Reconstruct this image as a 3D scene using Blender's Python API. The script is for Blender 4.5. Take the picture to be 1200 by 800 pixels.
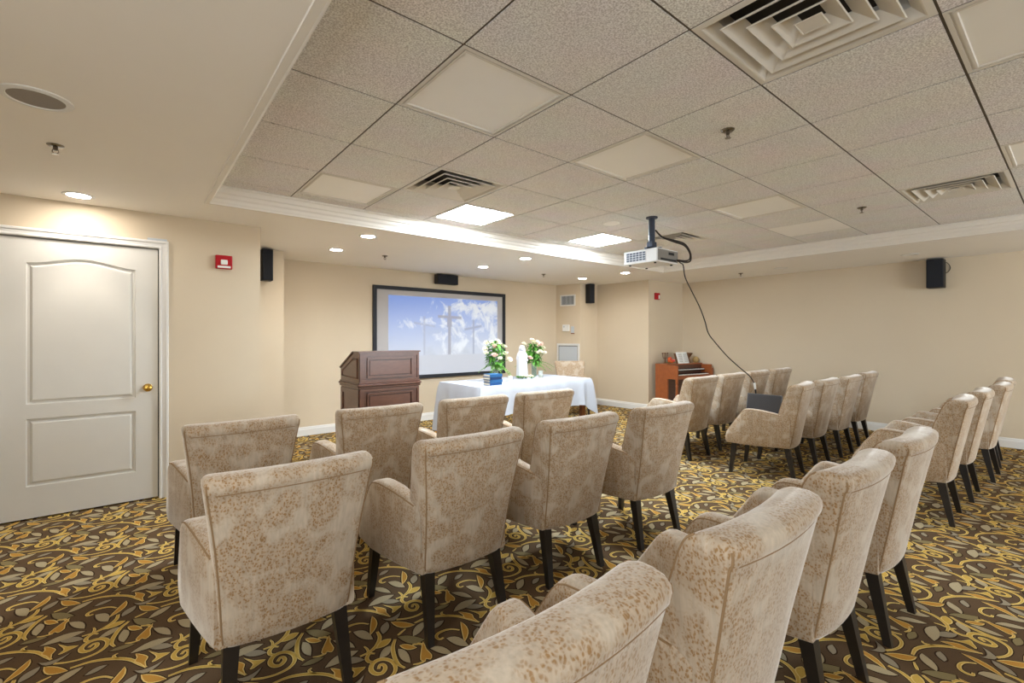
import bpy, bmesh, math, random
import numpy as np
from mathutils import Vector, Matrix

random.seed(7)
SC = bpy.context.scene
COL = SC.collection
for o in list(bpy.data.objects):
    bpy.data.objects.remove(o)

# ------------------------------------------------------------------ camera
CAM_H = 1.34
cam_d = bpy.data.cameras.new('camera')
cam = bpy.data.objects.new('camera', cam_d)
COL.objects.link(cam)
cam_d.sensor_width = 36.0
cam_d.lens = 36.0 * 546.0 / 1200.0
cam_d.shift_y = -6.0 / 1200.0
cam_d.clip_start = 0.02
cam.location = (0, 0, CAM_H)
cam.rotation_euler = (math.radians(90), 0, math.radians(50.8 - 90))
SC.camera = cam

# ------------------------------------------------------------------ world, exposure
w = bpy.data.worlds.new('world')
SC.world = w
w.use_nodes = True
w.node_tree.nodes['Background'].inputs[0].default_value = (0.9, 0.95, 1.0, 1)
w.node_tree.nodes['Background'].inputs[1].default_value = 0.15
SC.view_settings.view_transform = 'Standard'
SC.view_settings.look = 'None'
SC.view_settings.gamma = 1
SC.view_settings.exposure = 2.05
SC.view_settings.use_curve_mapping = False

# lamp strengths of the room
PANEL_POWER = 25.0      # lit ceiling panels
CAN_LENS = 38.0         # lens of a lit downlight
FILL_LEFT = 18.0      # watts of added daylight for the unseen, assumed window beside the camera
FILL_REAR = 40.0      # watts of added daylight for the unseen, assumed window behind the camera
CAN_SPOT = 3.5         # watts of a downlight's spot beam

# fill daylight added at the two assumed, unseen windows on the camera side
for nm, watts, loc, rz in (('added_daylight_left', FILL_LEFT, (-1.64, -0.9, 1.5), -90), ('added_daylight_rear', FILL_REAR, (5.7, -3.84, 1.5), 0)):
    wl = bpy.data.lights.new(nm, 'AREA')
    wl.shape = 'RECTANGLE'
    wl.size, wl.size_y = 3.2, 1.5
    wl.energy = watts
    wl.color = (0.86, 0.94, 1.0)
    wlo = bpy.data.objects.new(nm, wl)
    COL.objects.link(wlo)
    wlo.location = loc
    wlo.rotation_euler = (math.radians(90), 0, math.radians(rz))

# ------------------------------------------------------------------ dimensions
S = 2.355               # soffit height
ZT = 2.488              # tile ceiling height
YD = 4.846              # door wall
YB = 6.65               # back wall
XR = 8.2                # right wall
XL = -1.7
YN = -3.9               # wall behind the camera
T = 0.6096
GX, GY = 1.012, 1.542   # ceiling grid origin


def lin(r, g, b):
    f = lambda c: (c / 255 / 12.92) if c / 255 <= 0.04045 else ((c / 255 + 0.055) / 1.055) ** 2.4
    return (f(r), f(g), f(b), 1.0)


# ------------------------------------------------------------------ materials
def new_mat(name):
    m = bpy.data.materials.new(name)
    m.use_nodes = True
    nt = m.node_tree
    return m, nt, nt.nodes['Principled BSDF']


def N(nt, typ, **kw):
    n = nt.nodes.new(typ)
    for k, v in kw.items():
        setattr(n, k, v)
    return n


def mat(name, col, rough=0.6, metal=0.0, vary=0.06, scale=12.0, bump=0.0, bscale=200.0, spec=0.3, coat=0.0):
    """plain procedural material: colour with a little noise variation"""
    m, nt, b = new_mat(name)
    tc = N(nt, 'ShaderNodeTexCoord')
    no = N(nt, 'ShaderNodeTexNoise')
    no.inputs['Scale'].default_value = scale
    no.inputs['Detail'].default_value = 3
    nt.links.new(tc.outputs['Object'], no.inputs['Vector'])
    mx = N(nt, 'ShaderNodeMix', data_type='RGBA')
    c = col
    mx.inputs['A'].default_value = (c[0] * (1 - vary), c[1] * (1 - vary), c[2] * (1 - vary), 1)
    mx.inputs['B'].default_value = (min(1, c[0] * (1 + vary)), min(1, c[1] * (1 + vary)), min(1, c[2] * (1 + vary)), 1)
    nt.links.new(no.outputs['Fac'], mx.inputs['Factor'])
    nt.links.new(mx.outputs['Result'], b.inputs['Base Color'])
    b.inputs['Roughness'].default_value = rough
    b.inputs['Metallic'].default_value = metal
    b.inputs['Specular IOR Level'].default_value = spec
    b.inputs['Coat Weight'].default_value = coat
    if bump:
        n2 = N(nt, 'ShaderNodeTexNoise')
        n2.inputs['Scale'].default_value = bscale
        nt.links.new(tc.outputs['Object'], n2.inputs['Vector'])
        bp = N(nt, 'ShaderNodeBump')
        bp.inputs['Strength'].default_value = bump
        bp.inputs['Distance'].default_value = 0.002
        nt.links.new(n2.outputs['Fac'], bp.inputs['Height'])
        nt.links.new(bp.outputs['Normal'], b.inputs['Normal'])
    return m


def emis(name, col, strength):
    m, nt, b = new_mat(name)
    b.inputs['Base Color'].default_value = (0.8, 0.8, 0.8, 1)
    b.inputs['Emission Color'].default_value = col
    b.inputs['Emission Strength'].default_value = strength
    return m


def wood(name, c1, c2, rough=0.35, stretch=(2, 2, 14), coat=0.2):
    m, nt, b = new_mat(name)
    tc = N(nt, 'ShaderNodeTexCoord')
    mp = N(nt, 'ShaderNodeMapping')
    mp.inputs['Scale'].default_value = stretch
    nt.links.new(tc.outputs['Object'], mp.inputs['Vector'])
    no = N(nt, 'ShaderNodeTexNoise')
    no.inputs['Scale'].default_value = 5
    no.inputs['Detail'].default_value = 6
    no.inputs['Distortion'].default_value = 0.6
    nt.links.new(mp.outputs['Vector'], no.inputs['Vector'])
    mx = N(nt, 'ShaderNodeMix', data_type='RGBA')
    mx.inputs['A'].default_value = c1
    mx.inputs['B'].default_value = c2
    nt.links.new(no.outputs['Fac'], mx.inputs['Factor'])
    nt.links.new(mx.outputs['Result'], b.inputs['Base Color'])
    b.inputs['Roughness'].default_value = rough
    b.inputs['Coat Weight'].default_value = coat
    b.inputs['Coat Roughness'].default_value = 0.25
    return m


def fabric_mat():
    m, nt, b = new_mat('damask_fabric')
    L = nt.links.new
    tc = N(nt, 'ShaderNodeTexCoord')
    oi = N(nt, 'ShaderNodeObjectInfo')
    mul = N(nt, 'ShaderNodeVectorMath', operation='SCALE')
    comb = N(nt, 'ShaderNodeCombineXYZ')
    comb.inputs[0].default_value = 7.0
    comb.inputs[1].default_value = 3.0
    comb.inputs[2].default_value = 5.0
    L(comb.outputs[0], mul.inputs[0])
    L(oi.outputs['Random'], mul.inputs['Scale'])
    add = N(nt, 'ShaderNodeVectorMath', operation='ADD')
    L(tc.outputs['Object'], add.inputs[0])
    L(mul.outputs[0], add.inputs[1])
    # big blossoms: cells about 9 cm wide
    vb = N(nt, 'ShaderNodeTexVoronoi')
    vb.inputs['Scale'].default_value = 13.0
    L(add.outputs[0], vb.inputs['Vector'])
    nb = N(nt, 'ShaderNodeTexNoise')
    nb.inputs['Scale'].default_value = 9.0
    nb.inputs['Detail'].default_value = 2.0
    L(add.outputs[0], nb.inputs['Vector'])
    s1 = N(nt, 'ShaderNodeMath', operation='SUBTRACT')
    L(nb.outputs['Fac'], s1.inputs[0])
    s1.inputs[1].default_value = 0.5
    s2 = N(nt, 'ShaderNodeMath', operation='MULTIPLY_ADD')
    L(s1.outputs[0], s2.inputs[0])
    s2.inputs[1].default_value = 1.6
    L(vb.outputs['Distance'], s2.inputs[2])
    r1 = N(nt, 'ShaderNodeMapRange')
    r1.inputs['From Min'].default_value = 0.52
    r1.inputs['From Max'].default_value = 0.88
    r1.inputs['To Min'].default_value = 1.0
    r1.inputs['To Max'].default_value = 0.0
    L(s2.outputs[0], r1.inputs['Value'])
    # petals inside the blossoms
    vp = N(nt, 'ShaderNodeTexVoronoi')
    vp.inputs['Scale'].default_value = 112.0
    vp.inputs['Randomness'].default_value = 0.85
    mp = N(nt, 'ShaderNodeMapping')
    mp.inputs['Scale'].default_value = (1.15, 1.15, 0.8)
    L(add.outputs[0], mp.inputs['Vector'])
    nd = N(nt, 'ShaderNodeTexNoise')
    nd.inputs['Scale'].default_value = 70.0
    L(add.outputs[0], nd.inputs['Vector'])
    nds = N(nt, 'ShaderNodeVectorMath', operation='MULTIPLY_ADD')
    L(nd.outputs['Color'], nds.inputs[0])
    nds.inputs[1].default_value = (0.016, 0.016, 0.016)
    L(mp.outputs[0], nds.inputs[2])
    L(nds.outputs[0], vp.inputs['Vector'])
    r2 = N(nt, 'ShaderNodeMapRange')
    r2.inputs['From Min'].default_value = 0.24
    r2.inputs['From Max'].default_value = 0.66
    r2.inputs['To Min'].default_value = 1.0
    r2.inputs['To Max'].default_value = 0.0
    L(vp.outputs['Distance'], r2.inputs['Value'])
    pm = N(nt, 'ShaderNodeMath', operation='MULTIPLY')
    L(r1.outputs[0], pm.inputs[0])
    L(r2.outputs[0], pm.inputs[1])
    # soft tan wash under the blossoms
    wash = N(nt, 'ShaderNodeMath', operation='MULTIPLY')
    L(r1.outputs[0], wash.inputs[0])
    wash.inputs[1].default_value = 0.30
    mxm = N(nt, 'ShaderNodeMath', operation='MAXIMUM')
    L(pm.outputs[0], mxm.inputs[0])
    L(wash.outputs[0], mxm.inputs[1])
    # vertical woven streaks
    ms = N(nt, 'ShaderNodeMapping')
    ms.inputs['Scale'].default_value = (95, 95, 3.5)
    L(add.outputs[0], ms.inputs['Vector'])
    ns = N(nt, 'ShaderNodeTexNoise')
    ns.inputs['Scale'].default_value = 1.0
    ns.inputs['Detail'].default_value = 2.0
    L(ms.outputs[0], ns.inputs['Vector'])
    rs = N(nt, 'ShaderNodeMapRange')
    rs.inputs['From Min'].default_value = 0.3
    rs.inputs['From Max'].default_value = 0.7
    rs.inputs['To Min'].default_value = 0.86
    rs.inputs['To Max'].default_value = 1.06
    L(ns.outputs['Fac'], rs.inputs['Value'])
    mc = N(nt, 'ShaderNodeMix', data_type='RGBA')
    mc.inputs['A'].default_value = lin(198, 183, 164)
    mc.inputs['B'].default_value = lin(150, 112, 64)
    fm = N(nt, 'ShaderNodeMath', operation='MULTIPLY')
    L(mxm.outputs[0], fm.inputs[0])
    fm.inputs[1].default_value = 0.9
    L(fm.outputs[0], mc.inputs['Factor'])
    mv = N(nt, 'ShaderNodeVectorMath', operation='SCALE')
    L(mc.outputs['Result'], mv.inputs[0])
    L(rs.outputs[0], mv.inputs['Scale'])
    L(mv.outputs[0], b.inputs['Base Color'])
    b.inputs['Roughness'].default_value = 0.85
    b.inputs['Specular IOR Level'].default_value = 0.15
    b.inputs['Sheen Weight'].default_value = 0.8
    b.inputs['Sheen Roughness'].default_value = 0.35
    b.inputs['Sheen Tint'].default_value = (1, 0.97, 0.93, 1)
    bp = N(nt, 'ShaderNodeBump')
    bp.inputs['Strength'].default_value = 0.25
    bp.inputs['Distance'].default_value = 0.002
    L(ns.outputs['Fac'], bp.inputs['Height'])
    L(bp.outputs[0], b.inputs['Normal'])
    return m


def tile_mat():
    m, nt, b = new_mat('speckled_tile')
    L = nt.links.new
    tc = N(nt, 'ShaderNodeTexCoord')
    oi = N(nt, 'ShaderNodeObjectInfo')
    add = N(nt, 'ShaderNodeVectorMath', operation='ADD')
    L(tc.outputs['Object'], add.inputs[0])
    L(oi.outputs['Location'], add.inputs[1])
    n1 = N(nt, 'ShaderNodeTexNoise')
    n1.inputs['Scale'].default_value = 150
    n1.inputs['Detail'].default_value = 2
    L(add.outputs[0], n1.inputs['Vector'])
    n2 = N(nt, 'ShaderNodeTexNoise')
    n2.inputs['Scale'].default_value = 3
    L(add.outputs[0], n2.inputs['Vector'])
    cr = N(nt, 'ShaderNodeValToRGB')
    cr.color_ramp.elements[0].position = 0.36
    cr.color_ramp.elements[0].color = lin(206, 200, 196)
    cr.color_ramp.elements[1].position = 0.62
    cr.color_ramp.elements[1].color = lin(253, 250, 247)
    L(n1.outputs['Fac'], cr.inputs[0])
    mx = N(nt, 'ShaderNodeMix', data_type='RGBA', blend_type='MULTIPLY')
    mx.inputs['Factor'].default_value = 0.12
    L(cr.outputs[0], mx.inputs['A'])
    L(n2.outputs['Color'], mx.inputs['B'])
    L(mx.outputs['Result'], b.inputs['Base Color'])
    b.inputs['Roughness'].default_value = 0.95
    b.inputs['Specular IOR Level'].default_value = 0.1
    bp = N(nt, 'ShaderNodeBump')
    bp.inputs['Strength'].default_value = 0.5
    bp.inputs['Distance'].default_value = 0.002
    L(n1.outputs['Fac'], bp.inputs['Height'])
    L(bp.outputs[0], b.inputs['Normal'])
    return m


def wall_mat():
    m, nt, b = new_mat('wall_paint')
    L = nt.links.new
    tc = N(nt, 'ShaderNodeTexCoord')
    n1 = N(nt, 'ShaderNodeTexNoise')
    n1.inputs['Scale'].default_value = 1.2
    n1.inputs['Detail'].default_value = 4
    L(tc.outputs['Object'], n1.inputs['Vector'])
    mp = N(nt, 'ShaderNodeMapping')
    mp.inputs['Scale'].default_value = (60, 60, 300)
    L(tc.outputs['Object'], mp.inputs['Vector'])
    n2 = N(nt, 'ShaderNodeTexNoise')
    n2.inputs['Scale'].default_value = 2
    L(mp.outputs[0], n2.inputs['Vector'])
    mx = N(nt, 'ShaderNodeMix', data_type='RGBA')
    mx.inputs['A'].default_value = lin(209, 193, 168)
    mx.inputs['B'].default_value = lin(217, 202, 178)
    L(n1.outputs['Fac'], mx.inputs['Factor'])
    L(mx.outputs['Result'], b.inputs['Base Color'])
    b.inputs['Roughness'].default_value = 0.75
    b.inputs['Specular IOR Level'].default_value = 0.2
    bp = N(nt, 'ShaderNodeBump')
    bp.inputs['Strength'].default_value = 0.12
    bp.inputs['Distance'].default_value = 0.001
    L(n2.outputs['Fac'], bp.inputs['Height'])
    L(bp.outputs[0], b.inputs['Normal'])
    return m


def carpet_mat(name, col):
    return mat(name, col, rough=0.95, vary=0.22, scale=260, bump=0.35, bscale=500, spec=0.08)


M = {}
M['wall'] = wall_mat()
M['soffit'] = mat('soffit_paint', lin(246, 241, 234), 0.85, vary=0.02, scale=2, spec=0.2)
M['trim_white'] = mat('white_trim', lin(228, 226, 222), 0.45, vary=0.02, scale=4)
M['crown'] = mat('crown_paint', lin(233, 227, 218), 0.5, vary=0.02, scale=4)
M['door'] = mat('door_paint', lin(222, 219, 212), 0.42, vary=0.03, scale=6)
M['tile'] = tile_mat()
M['teebar'] = mat('tee_bar', lin(96, 86, 74), 0.7, vary=0.08)
M['diffuser_white'] = mat('diffuser_paint', lin(222, 216, 206), 0.5, vary=0.04, scale=8)
M['lens_off'] = mat('acrylic_lens', lin(246, 243, 238), 0.4, vary=0.02, scale=5)
M['plain_tile'] = mat('plain_white_tile', lin(246, 242, 236), 0.7, vary=0.02, scale=5)
M['dark'] = mat('dark_void', lin(30, 28, 26), 0.9)
M['duct'] = mat('duct_dark', lin(60, 55, 50), 0.8)
M['lit'] = emis('lit_panel', (0.80, 0.91, 1.0, 1), PANEL_POWER)
M['can_lit'] = emis('lit_can', (1.0, 0.94, 0.86, 1), CAN_LENS)
M['chrome'] = mat('chrome', lin(150, 146, 140), 0.25, metal=1.0, vary=0.03)
M['bronze'] = mat('dark_bronze', lin(96, 84, 70), 0.4, metal=0.8, vary=0.1)
M['brass'] = mat('brass', lin(212, 172, 84), 0.22, metal=1.0, vary=0.05)
M['grille'] = mat('speaker_mesh', lin(150, 142, 134), 0.7, vary=0.2, scale=400)
M['black'] = mat('black_plastic', lin(26, 27, 30), 0.5, vary=0.1, scale=60)
M['cloth_black'] = mat('speaker_cloth', lin(38, 40, 46), 0.9, vary=0.25, scale=300)
M['red'] = mat('red_plastic', lin(178, 24, 34), 0.35, vary=0.04)
M['white'] = mat('white_plastic', lin(235, 235, 232), 0.4, vary=0.02)
M['pale_grey'] = mat('pale_grey_metal', lin(196, 202, 208), 0.35, vary=0.03)
M['fabric'] = fabric_mat()
M['piping'] = mat('piping_fabric', lin(150, 122, 90), 0.85, vary=0.1, scale=80)
M['leg'] = wood('espresso_wood', lin(22, 18, 16), lin(34, 27, 23), 0.4)
M['under'] = mat('dust_cover', lin(28, 26, 25), 0.95)
M['cherry'] = wood('dark_cherry_wood', lin(66, 37, 27), lin(104, 65, 49), 0.3, (3, 3, 9), 0.35)
M['oak'] = wood('orange_oak', lin(138, 72, 34), lin(176, 100, 54), 0.4, (12, 3, 3), 0.2)
M['table_wood'] = wood('table_leg_wood', lin(120, 66, 36), lin(152, 90, 52), 0.4)
M['linen'] = mat('white_linen', lin(186, 190, 200), 0.8, vary=0.03, scale=20, bump=0.9, bscale=16)
M['screen'] = mat('screen_fabric', lin(186, 183, 183), 0.8, vary=0.015, scale=3)
M['frame_black'] = mat('screen_frame', lin(42, 44, 50), 0.6, vary=0.1)
M['leaf'] = mat('leaf_green', lin(88, 146, 56), 0.55, vary=0.35, scale=30)
M['leaf2'] = mat('fern_green', lin(108, 152, 66), 0.55, vary=0.3, scale=30)
M['rose'] = mat('cream_rose', lin(242, 234, 212), 0.7, vary=0.04, scale=40)
M['rose_pink'] = mat('blush_rose', lin(238, 204, 192), 0.7, vary=0.06, scale=40)
M['stone_white'] = mat('white_plaster', lin(200, 200, 203), 0.55, vary=0.03)
M['book_blue'] = mat('blue_book_cloth', lin(40, 92, 140), 0.6, vary=0.1, scale=30)
M['book_blue2'] = mat('deep_blue_book_cloth', lin(30, 72, 118), 0.6, vary=0.1, scale=30)
M['book_dark'] = mat('navy_book_cloth', lin(26, 54, 92), 0.6, vary=0.1, scale=30)
M['paper'] = mat('paper_pages', lin(226, 214, 192), 0.85, vary=0.12, scale=(180))
M['wax'] = mat('candle_wax', lin(240, 236, 226), 0.5, vary=0.02)
M['silver'] = mat('silver_case', lin(96, 95, 96), 0.4, metal=0.5, vary=0.02)
M['display'] = mat('dark_display', lin(52, 49, 49), 0.3, vary=0.02, spec=0.35)
M['beige_plastic'] = mat('projector_case', lin(226, 226, 226), 0.45, vary=0.02)
M['grey_plastic'] = mat('projector_rear', lin(128, 124, 118), 0.5, vary=0.05)
M['pole'] = mat('mount_metal', lin(58, 64, 78), 0.45, metal=0.3, vary=0.08)
M['cable'] = mat('cable_rubber', lin(44, 36, 32), 0.6, vary=0.1)
M['ivory'] = mat('key_ivory', lin(236, 234, 228), 0.35, vary=0.02)
M['orange_flower'] = mat('orange_petal', lin(236, 132, 74), 0.7, vary=0.15, scale=60)
M['coral_flower'] = mat('coral_petal', lin(236, 120, 104), 0.7, vary=0.12, scale=60)
M['gold_ceramic'] = mat('ochre_ceramic', lin(178, 148, 96), 0.4, vary=0.1)
M['brown_carving'] = mat('brown_carving', lin(112, 76, 50), 0.5, vary=0.2, scale=30)
M['carpet'] = carpet_mat('carpet_brown', lin(97, 77, 57))
M['c_halo'] = carpet_mat('carpet_dark_outline', lin(62, 46, 32))
M['c_gold'] = carpet_mat('carpet_gold', lin(204, 168, 84))
M['c_edge'] = carpet_mat('carpet_light_gold', lin(226, 198, 126))
M['c_ochre'] = carpet_mat('carpet_ochre', lin(192, 142, 66))
M['c_beige'] = carpet_mat('carpet_beige', lin(178, 162, 130))
M['c_grey'] = carpet_mat('carpet_grey', lin(154, 142, 120))
M['c_olive'] = carpet_mat('carpet_olive', lin(138, 124, 88))

mg, nt, bg = new_mat('clear_glass')
bg.inputs['Base Color'].default_value = (0.9, 0.96, 0.93, 1)
bg.inputs['Roughness'].default_value = 0.04
bg.inputs['Transmission Weight'].default_value = 0.85
bg.inputs['IOR'].default_value = 1.3
M['glass'] = mg


# ------------------------------------------------------------------ mesh helpers
class MB:
    """collects shapes into one mesh object"""

    def __init__(self):
        self.v, self.f, self.mi = [], [], []

    def add(self, vs, fs, mi=0):
        b = len(self.v)
        self.v += [tuple(p) for p in vs]
        self.f += [tuple(b + i for i in f) for f in fs]
        self.mi += [mi] * len(fs)
        return self

    def box(self, x0, x1, y0, y1, z0, z1, mi=0):
        vs = [(x, y, z) for z in (z0, z1) for y in (y0, y1) for x in (x0, x1)]
        fs = [(0, 2, 3, 1), (4, 5, 7, 6), (0, 1, 5, 4), (2, 6, 7, 3), (0, 4, 6, 2), (1, 3, 7, 5)]
        return self.add(vs, fs, mi)

    def rbox(self, x0, x1, y0, y1, z0, z1, r=0.01, seg=2, mi=0):
        bm = bmesh.new()
        bmesh.ops.create_cube(bm, size=1)
        for v in bm.verts:
            v.co = Vector(((x0 + x1) / 2 + v.co.x * (x1 - x0), (y0 + y1) / 2 + v.co.y * (y1 - y0), (z0 + z1) / 2 + v.co.z * (z1 - z0)))
        r = min(r, 0.49 * min(x1 - x0, y1 - y0, z1 - z0))
        bmesh.ops.bevel(bm, geom=list(bm.edges), offset=r, segments=seg, affect='EDGES', profile=0.5)
        bm.verts.ensure_lookup_table()
        for i, v in enumerate(bm.verts):
            v.index = i
        self.add([v.co[:] for v in bm.verts], [[v.index for v in f.verts] for f in bm.faces], mi)
        bm.free()
        return self

    def loft(self, rings, cap=True, closed=True, mi=0):
        n = len(rings[0])
        vs = [p for r in rings for p in r]
        fs = []
        for k in range(len(rings) - 1):
            for i in range(n if closed else n - 1):
                j = (i + 1) % n
                fs.append((k * n + i, k * n + j, (k + 1) * n + j, (k + 1) * n + i))
        if cap:
            fs.append(tuple(reversed(range(n))))
            fs.append(tuple((len(rings) - 1) * n + i for i in range(n)))
        return self.add(vs, fs, mi)

    def lathe(self, prof, cx=0, cy=0, z0=0, n=20, mod=None, mi=0, cap=True):
        rings = []
        for r, z in prof:
            ring = []
            for i in range(n):
                a = 2 * math.pi * i / n
                rr = r * (mod(a, z) if mod else 1)
                ring.append((cx + rr * math.cos(a), cy + rr * math.sin(a), z0 + z))
            rings.append(ring)
        return self.loft(rings, cap, True, mi)

    def tube(self, pts, r, n=6, mi=0, cap=True):
        pts = [Vector(p) for p in pts]
        rings = []
        up = Vector((0.13, 0.27, 0.95)).normalized()
        for i, p in enumerate(pts):
            a = pts[max(0, i - 1)]
            c = pts[min(len(pts) - 1, i + 1)]
            t = (c - a).normalized()
            x = t.cross(up)
            if x.length < 1e-3:
                x = t.cross(Vector((1, 0, 0)))
            x.normalize()
            y = x.cross(t)
            rr = r[i] if isinstance(r, (list, tuple)) else r
            rings.append([tuple(p + x * (rr * math.cos(2 * math.pi * k / n)) + y * (rr * math.sin(2 * math.pi * k / n))) for k in range(n)])
        return self.loft(rings, cap, True, mi)

    def taper(self, b, t, wb, wt, mi=0):
        """square leg from bottom centre b to top centre t"""
        rb = [(b[0] + sx * wb / 2, b[1] + sy * wb / 2, b[2]) for sx, sy in ((-1, -1), (1, -1), (1, 1), (-1, 1))]
        rt = [(t[0] + sx * wt / 2, t[1] + sy * wt / 2, t[2]) for sx, sy in ((-1, -1), (1, -1), (1, 1), (-1, 1))]
        return self.loft([rb, rt], mi=mi)

    def prism(self, poly, axis, a, b, mi=0):
        """poly of (u, v) extruded along axis: 'x' -> (u,v)=(y,z), 'y' -> (x,z), 'z' -> (x,y)"""
        P = {'x': lambda u, v, w_: (w_, u, v), 'y': lambda u, v, w_: (u, w_, v), 'z': lambda u, v, w_: (u, v, w_)}[axis]
        return self.loft([[P(u, v, a) for u, v in poly], [P(u, v, b) for u, v in poly]], mi=mi)

    def mesh(self, name, mats, smooth=False):
        me = bpy.data.meshes.new(name)
        me.from_pydata(self.v, [], self.f)
        if not isinstance(mats, (list, tuple)):
            mats = [mats]
        for m_ in mats:
            me.materials.append(M[m_] if isinstance(m_, str) else m_)
        if len(mats) > 1:
            me.polygons.foreach_set('material_index', self.mi)
        bm = bmesh.new()
        bm.from_mesh(me)
        bmesh.ops.recalc_face_normals(bm, faces=bm.faces)
        bm.to_mesh(me)
        bm.free()
        if smooth:
            me.polygons.foreach_set('use_smooth', [True] * len(me.polygons))
            try:
                me.set_sharp_from_angle(angle=math.radians(40))
            except Exception:
                pass
        me.update()
        return me

    def build(self, name, mats, parent=None, smooth=False, loc=None, rot=None):
        o = bpy.data.objects.new(name, self.mesh(name, mats, smooth))
        COL.objects.link(o)
        if parent:
            o.parent = parent
        if loc is not None:
            o.location = loc
        if rot is not None:
            o.rotation_euler = rot
        return o


def link(name, me, parent=None, loc=(0, 0, 0)):
    o = bpy.data.objects.new(name, me)
    COL.objects.link(o)
    o.parent = parent
    o.location = loc
    return o


def tag(o, label=None, cat=None, group=None, kind=None):
    for k, v in (('label', label), ('category', cat), ('group', group), ('kind', kind)):
        if v:
            o[k] = v
    return o


def thing(name, label, cat, loc=(0, 0, 0), rz=0.0, group=None):
    o = bpy.data.objects.new(name, None)
    COL.objects.link(o)
    o.empty_display_size = 0.1
    o.location = loc
    o.rotation_euler = (0, 0, rz)
    return tag(o, label, cat, group)


def copy_tree(o, parent=None):
    c = o.copy()
    COL.objects.link(c)
    c.parent = parent
    for ch in o.children:
        copy_tree(ch, c)
    return c


def catmull(pts, k=4, closed=False):
    P = [Vector(p) for p in pts]
    n = len(P)
    out = []
    rng = range(n) if closed else range(n - 1)
    for i in rng:
        p0 = P[(i - 1) % n] if closed or i > 0 else P[0] * 2 - P[1]
        p1, p2 = P[i], P[(i + 1) % n]
        p3 = P[(i + 2) % n] if closed or i + 2 < n else P[-1] * 2 - P[-2]
        for s in range(k):
            t = s / k
            out.append(0.5 * ((2 * p1) + (p2 - p0) * t + (2 * p0 - 5 * p1 + 4 * p2 - p3) * t * t + (3 * p1 - p0 - 3 * p2 + p3) * t ** 3))
    if not closed:
        out.append(P[-1])
    return out


# ================================================================== STRUCTURE
# ------------------------------------------------------------------ floor with woven carpet pattern
ROOM = [(XL, YN), (XR, YN), (XR, 4.87), (7.195, 4.94), (7.139, 6.08), (6.69, 6.12), (6.56, YB), (1.40, YB), (1.40, 6.02), (0.926, 6.02), (0.926, YD), (XL, YD)]


def inside(x, y):
    c = False
    n = len(ROOM)
    for i in range(n):
        x1, y1 = ROOM[i]
        x2, y2 = ROOM[(i + 1) % n]
        if (y1 > y) != (y2 > y) and x < (x2 - x1) * (y - y1) / (y2 - y1) + x1:
            c = not c
    return c


LEAVES = [
    ('ochre', [(1.197, 1.851), (1.133, 1.718), (1.191, 1.777), (1.158, 1.778)]),
    ('gold', [(0.813, 1.919), (0.891, 1.941), (0.85, 1.953), (0.858, 1.913)]),
    ('beige', [(0.799, 1.854), (0.869, 1.899), (0.832, 1.895), (0.841, 1.853)]),
    ('ochre', [(0.899, 1.875), (0.952, 1.815), (0.93, 1.861), (0.914, 1.829)]),
    ('beige', [(0.885, 1.86), (0.887, 1.746), (0.905, 1.818), (0.867, 1.795)]),
    ('olive', [(0.918, 1.934), (1.004, 1.843), (0.964, 1.908), (0.946, 1.853)]),
    ('ochre', [(0.942, 2.056), (1.02, 1.964), (0.985, 2.021), (0.96, 1.986)]),
    ('beige', [(0.974, 1.895), (1.067, 1.956), (1.013, 1.949), (1.024, 1.907)]),
    ('grey', [(1.073, 1.887), (1.142, 1.909), (1.106, 1.917), (1.105, 1.884)]),
    ('beige', [(1.082, 1.789), (1.132, 1.682), (1.129, 1.761), (1.095, 1.72)]),
    ('grey', [(1.235, 1.764), (1.181, 1.689), (1.222, 1.716), (1.191, 1.739)]),
    ('beige', [(0.991, 1.786), (1.05, 1.679), (1.039, 1.751), (1.012, 1.722)]),
    ('olive', [(1.143, 2.012), (1.232, 2.007), (1.187, 2.026), (1.188, 1.994)]),
    ('beige', [(1.213, 1.939), (1.36, 1.956), (1.286, 1.983), (1.292, 1.931)]),
    ('grey', [(1.279, 1.929), (1.358, 1.883), (1.327, 1.931), (1.309, 1.893)]),
    ('grey', [(1.226, 1.799), (1.322, 1.8), (1.267, 1.78), (1.267, 1.752)]),
]
BLOBS = [
    ('ochre', [(0.991, 1.834), (0.979, 1.781), (0.979, 1.735), (0.961, 1.713), (0.949, 1.728), (0.937, 1.718), (0.927, 1.737), (0.952, 1.78)]),
    ('ochre', [(1.231, 1.922), (1.256, 1.895), (1.272, 1.864), (1.262, 1.835), (1.263, 1.791), (1.244, 1.835), (1.227, 1.863), (1.235, 1.889)]),
    ('gold', [(1.274, 1.91), (1.306, 1.864), (1.345, 1.841), (1.32, 1.827), (1.294, 1.814), (1.282, 1.818), (1.297, 1.838), (1.293, 1.864)]),
]
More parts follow.
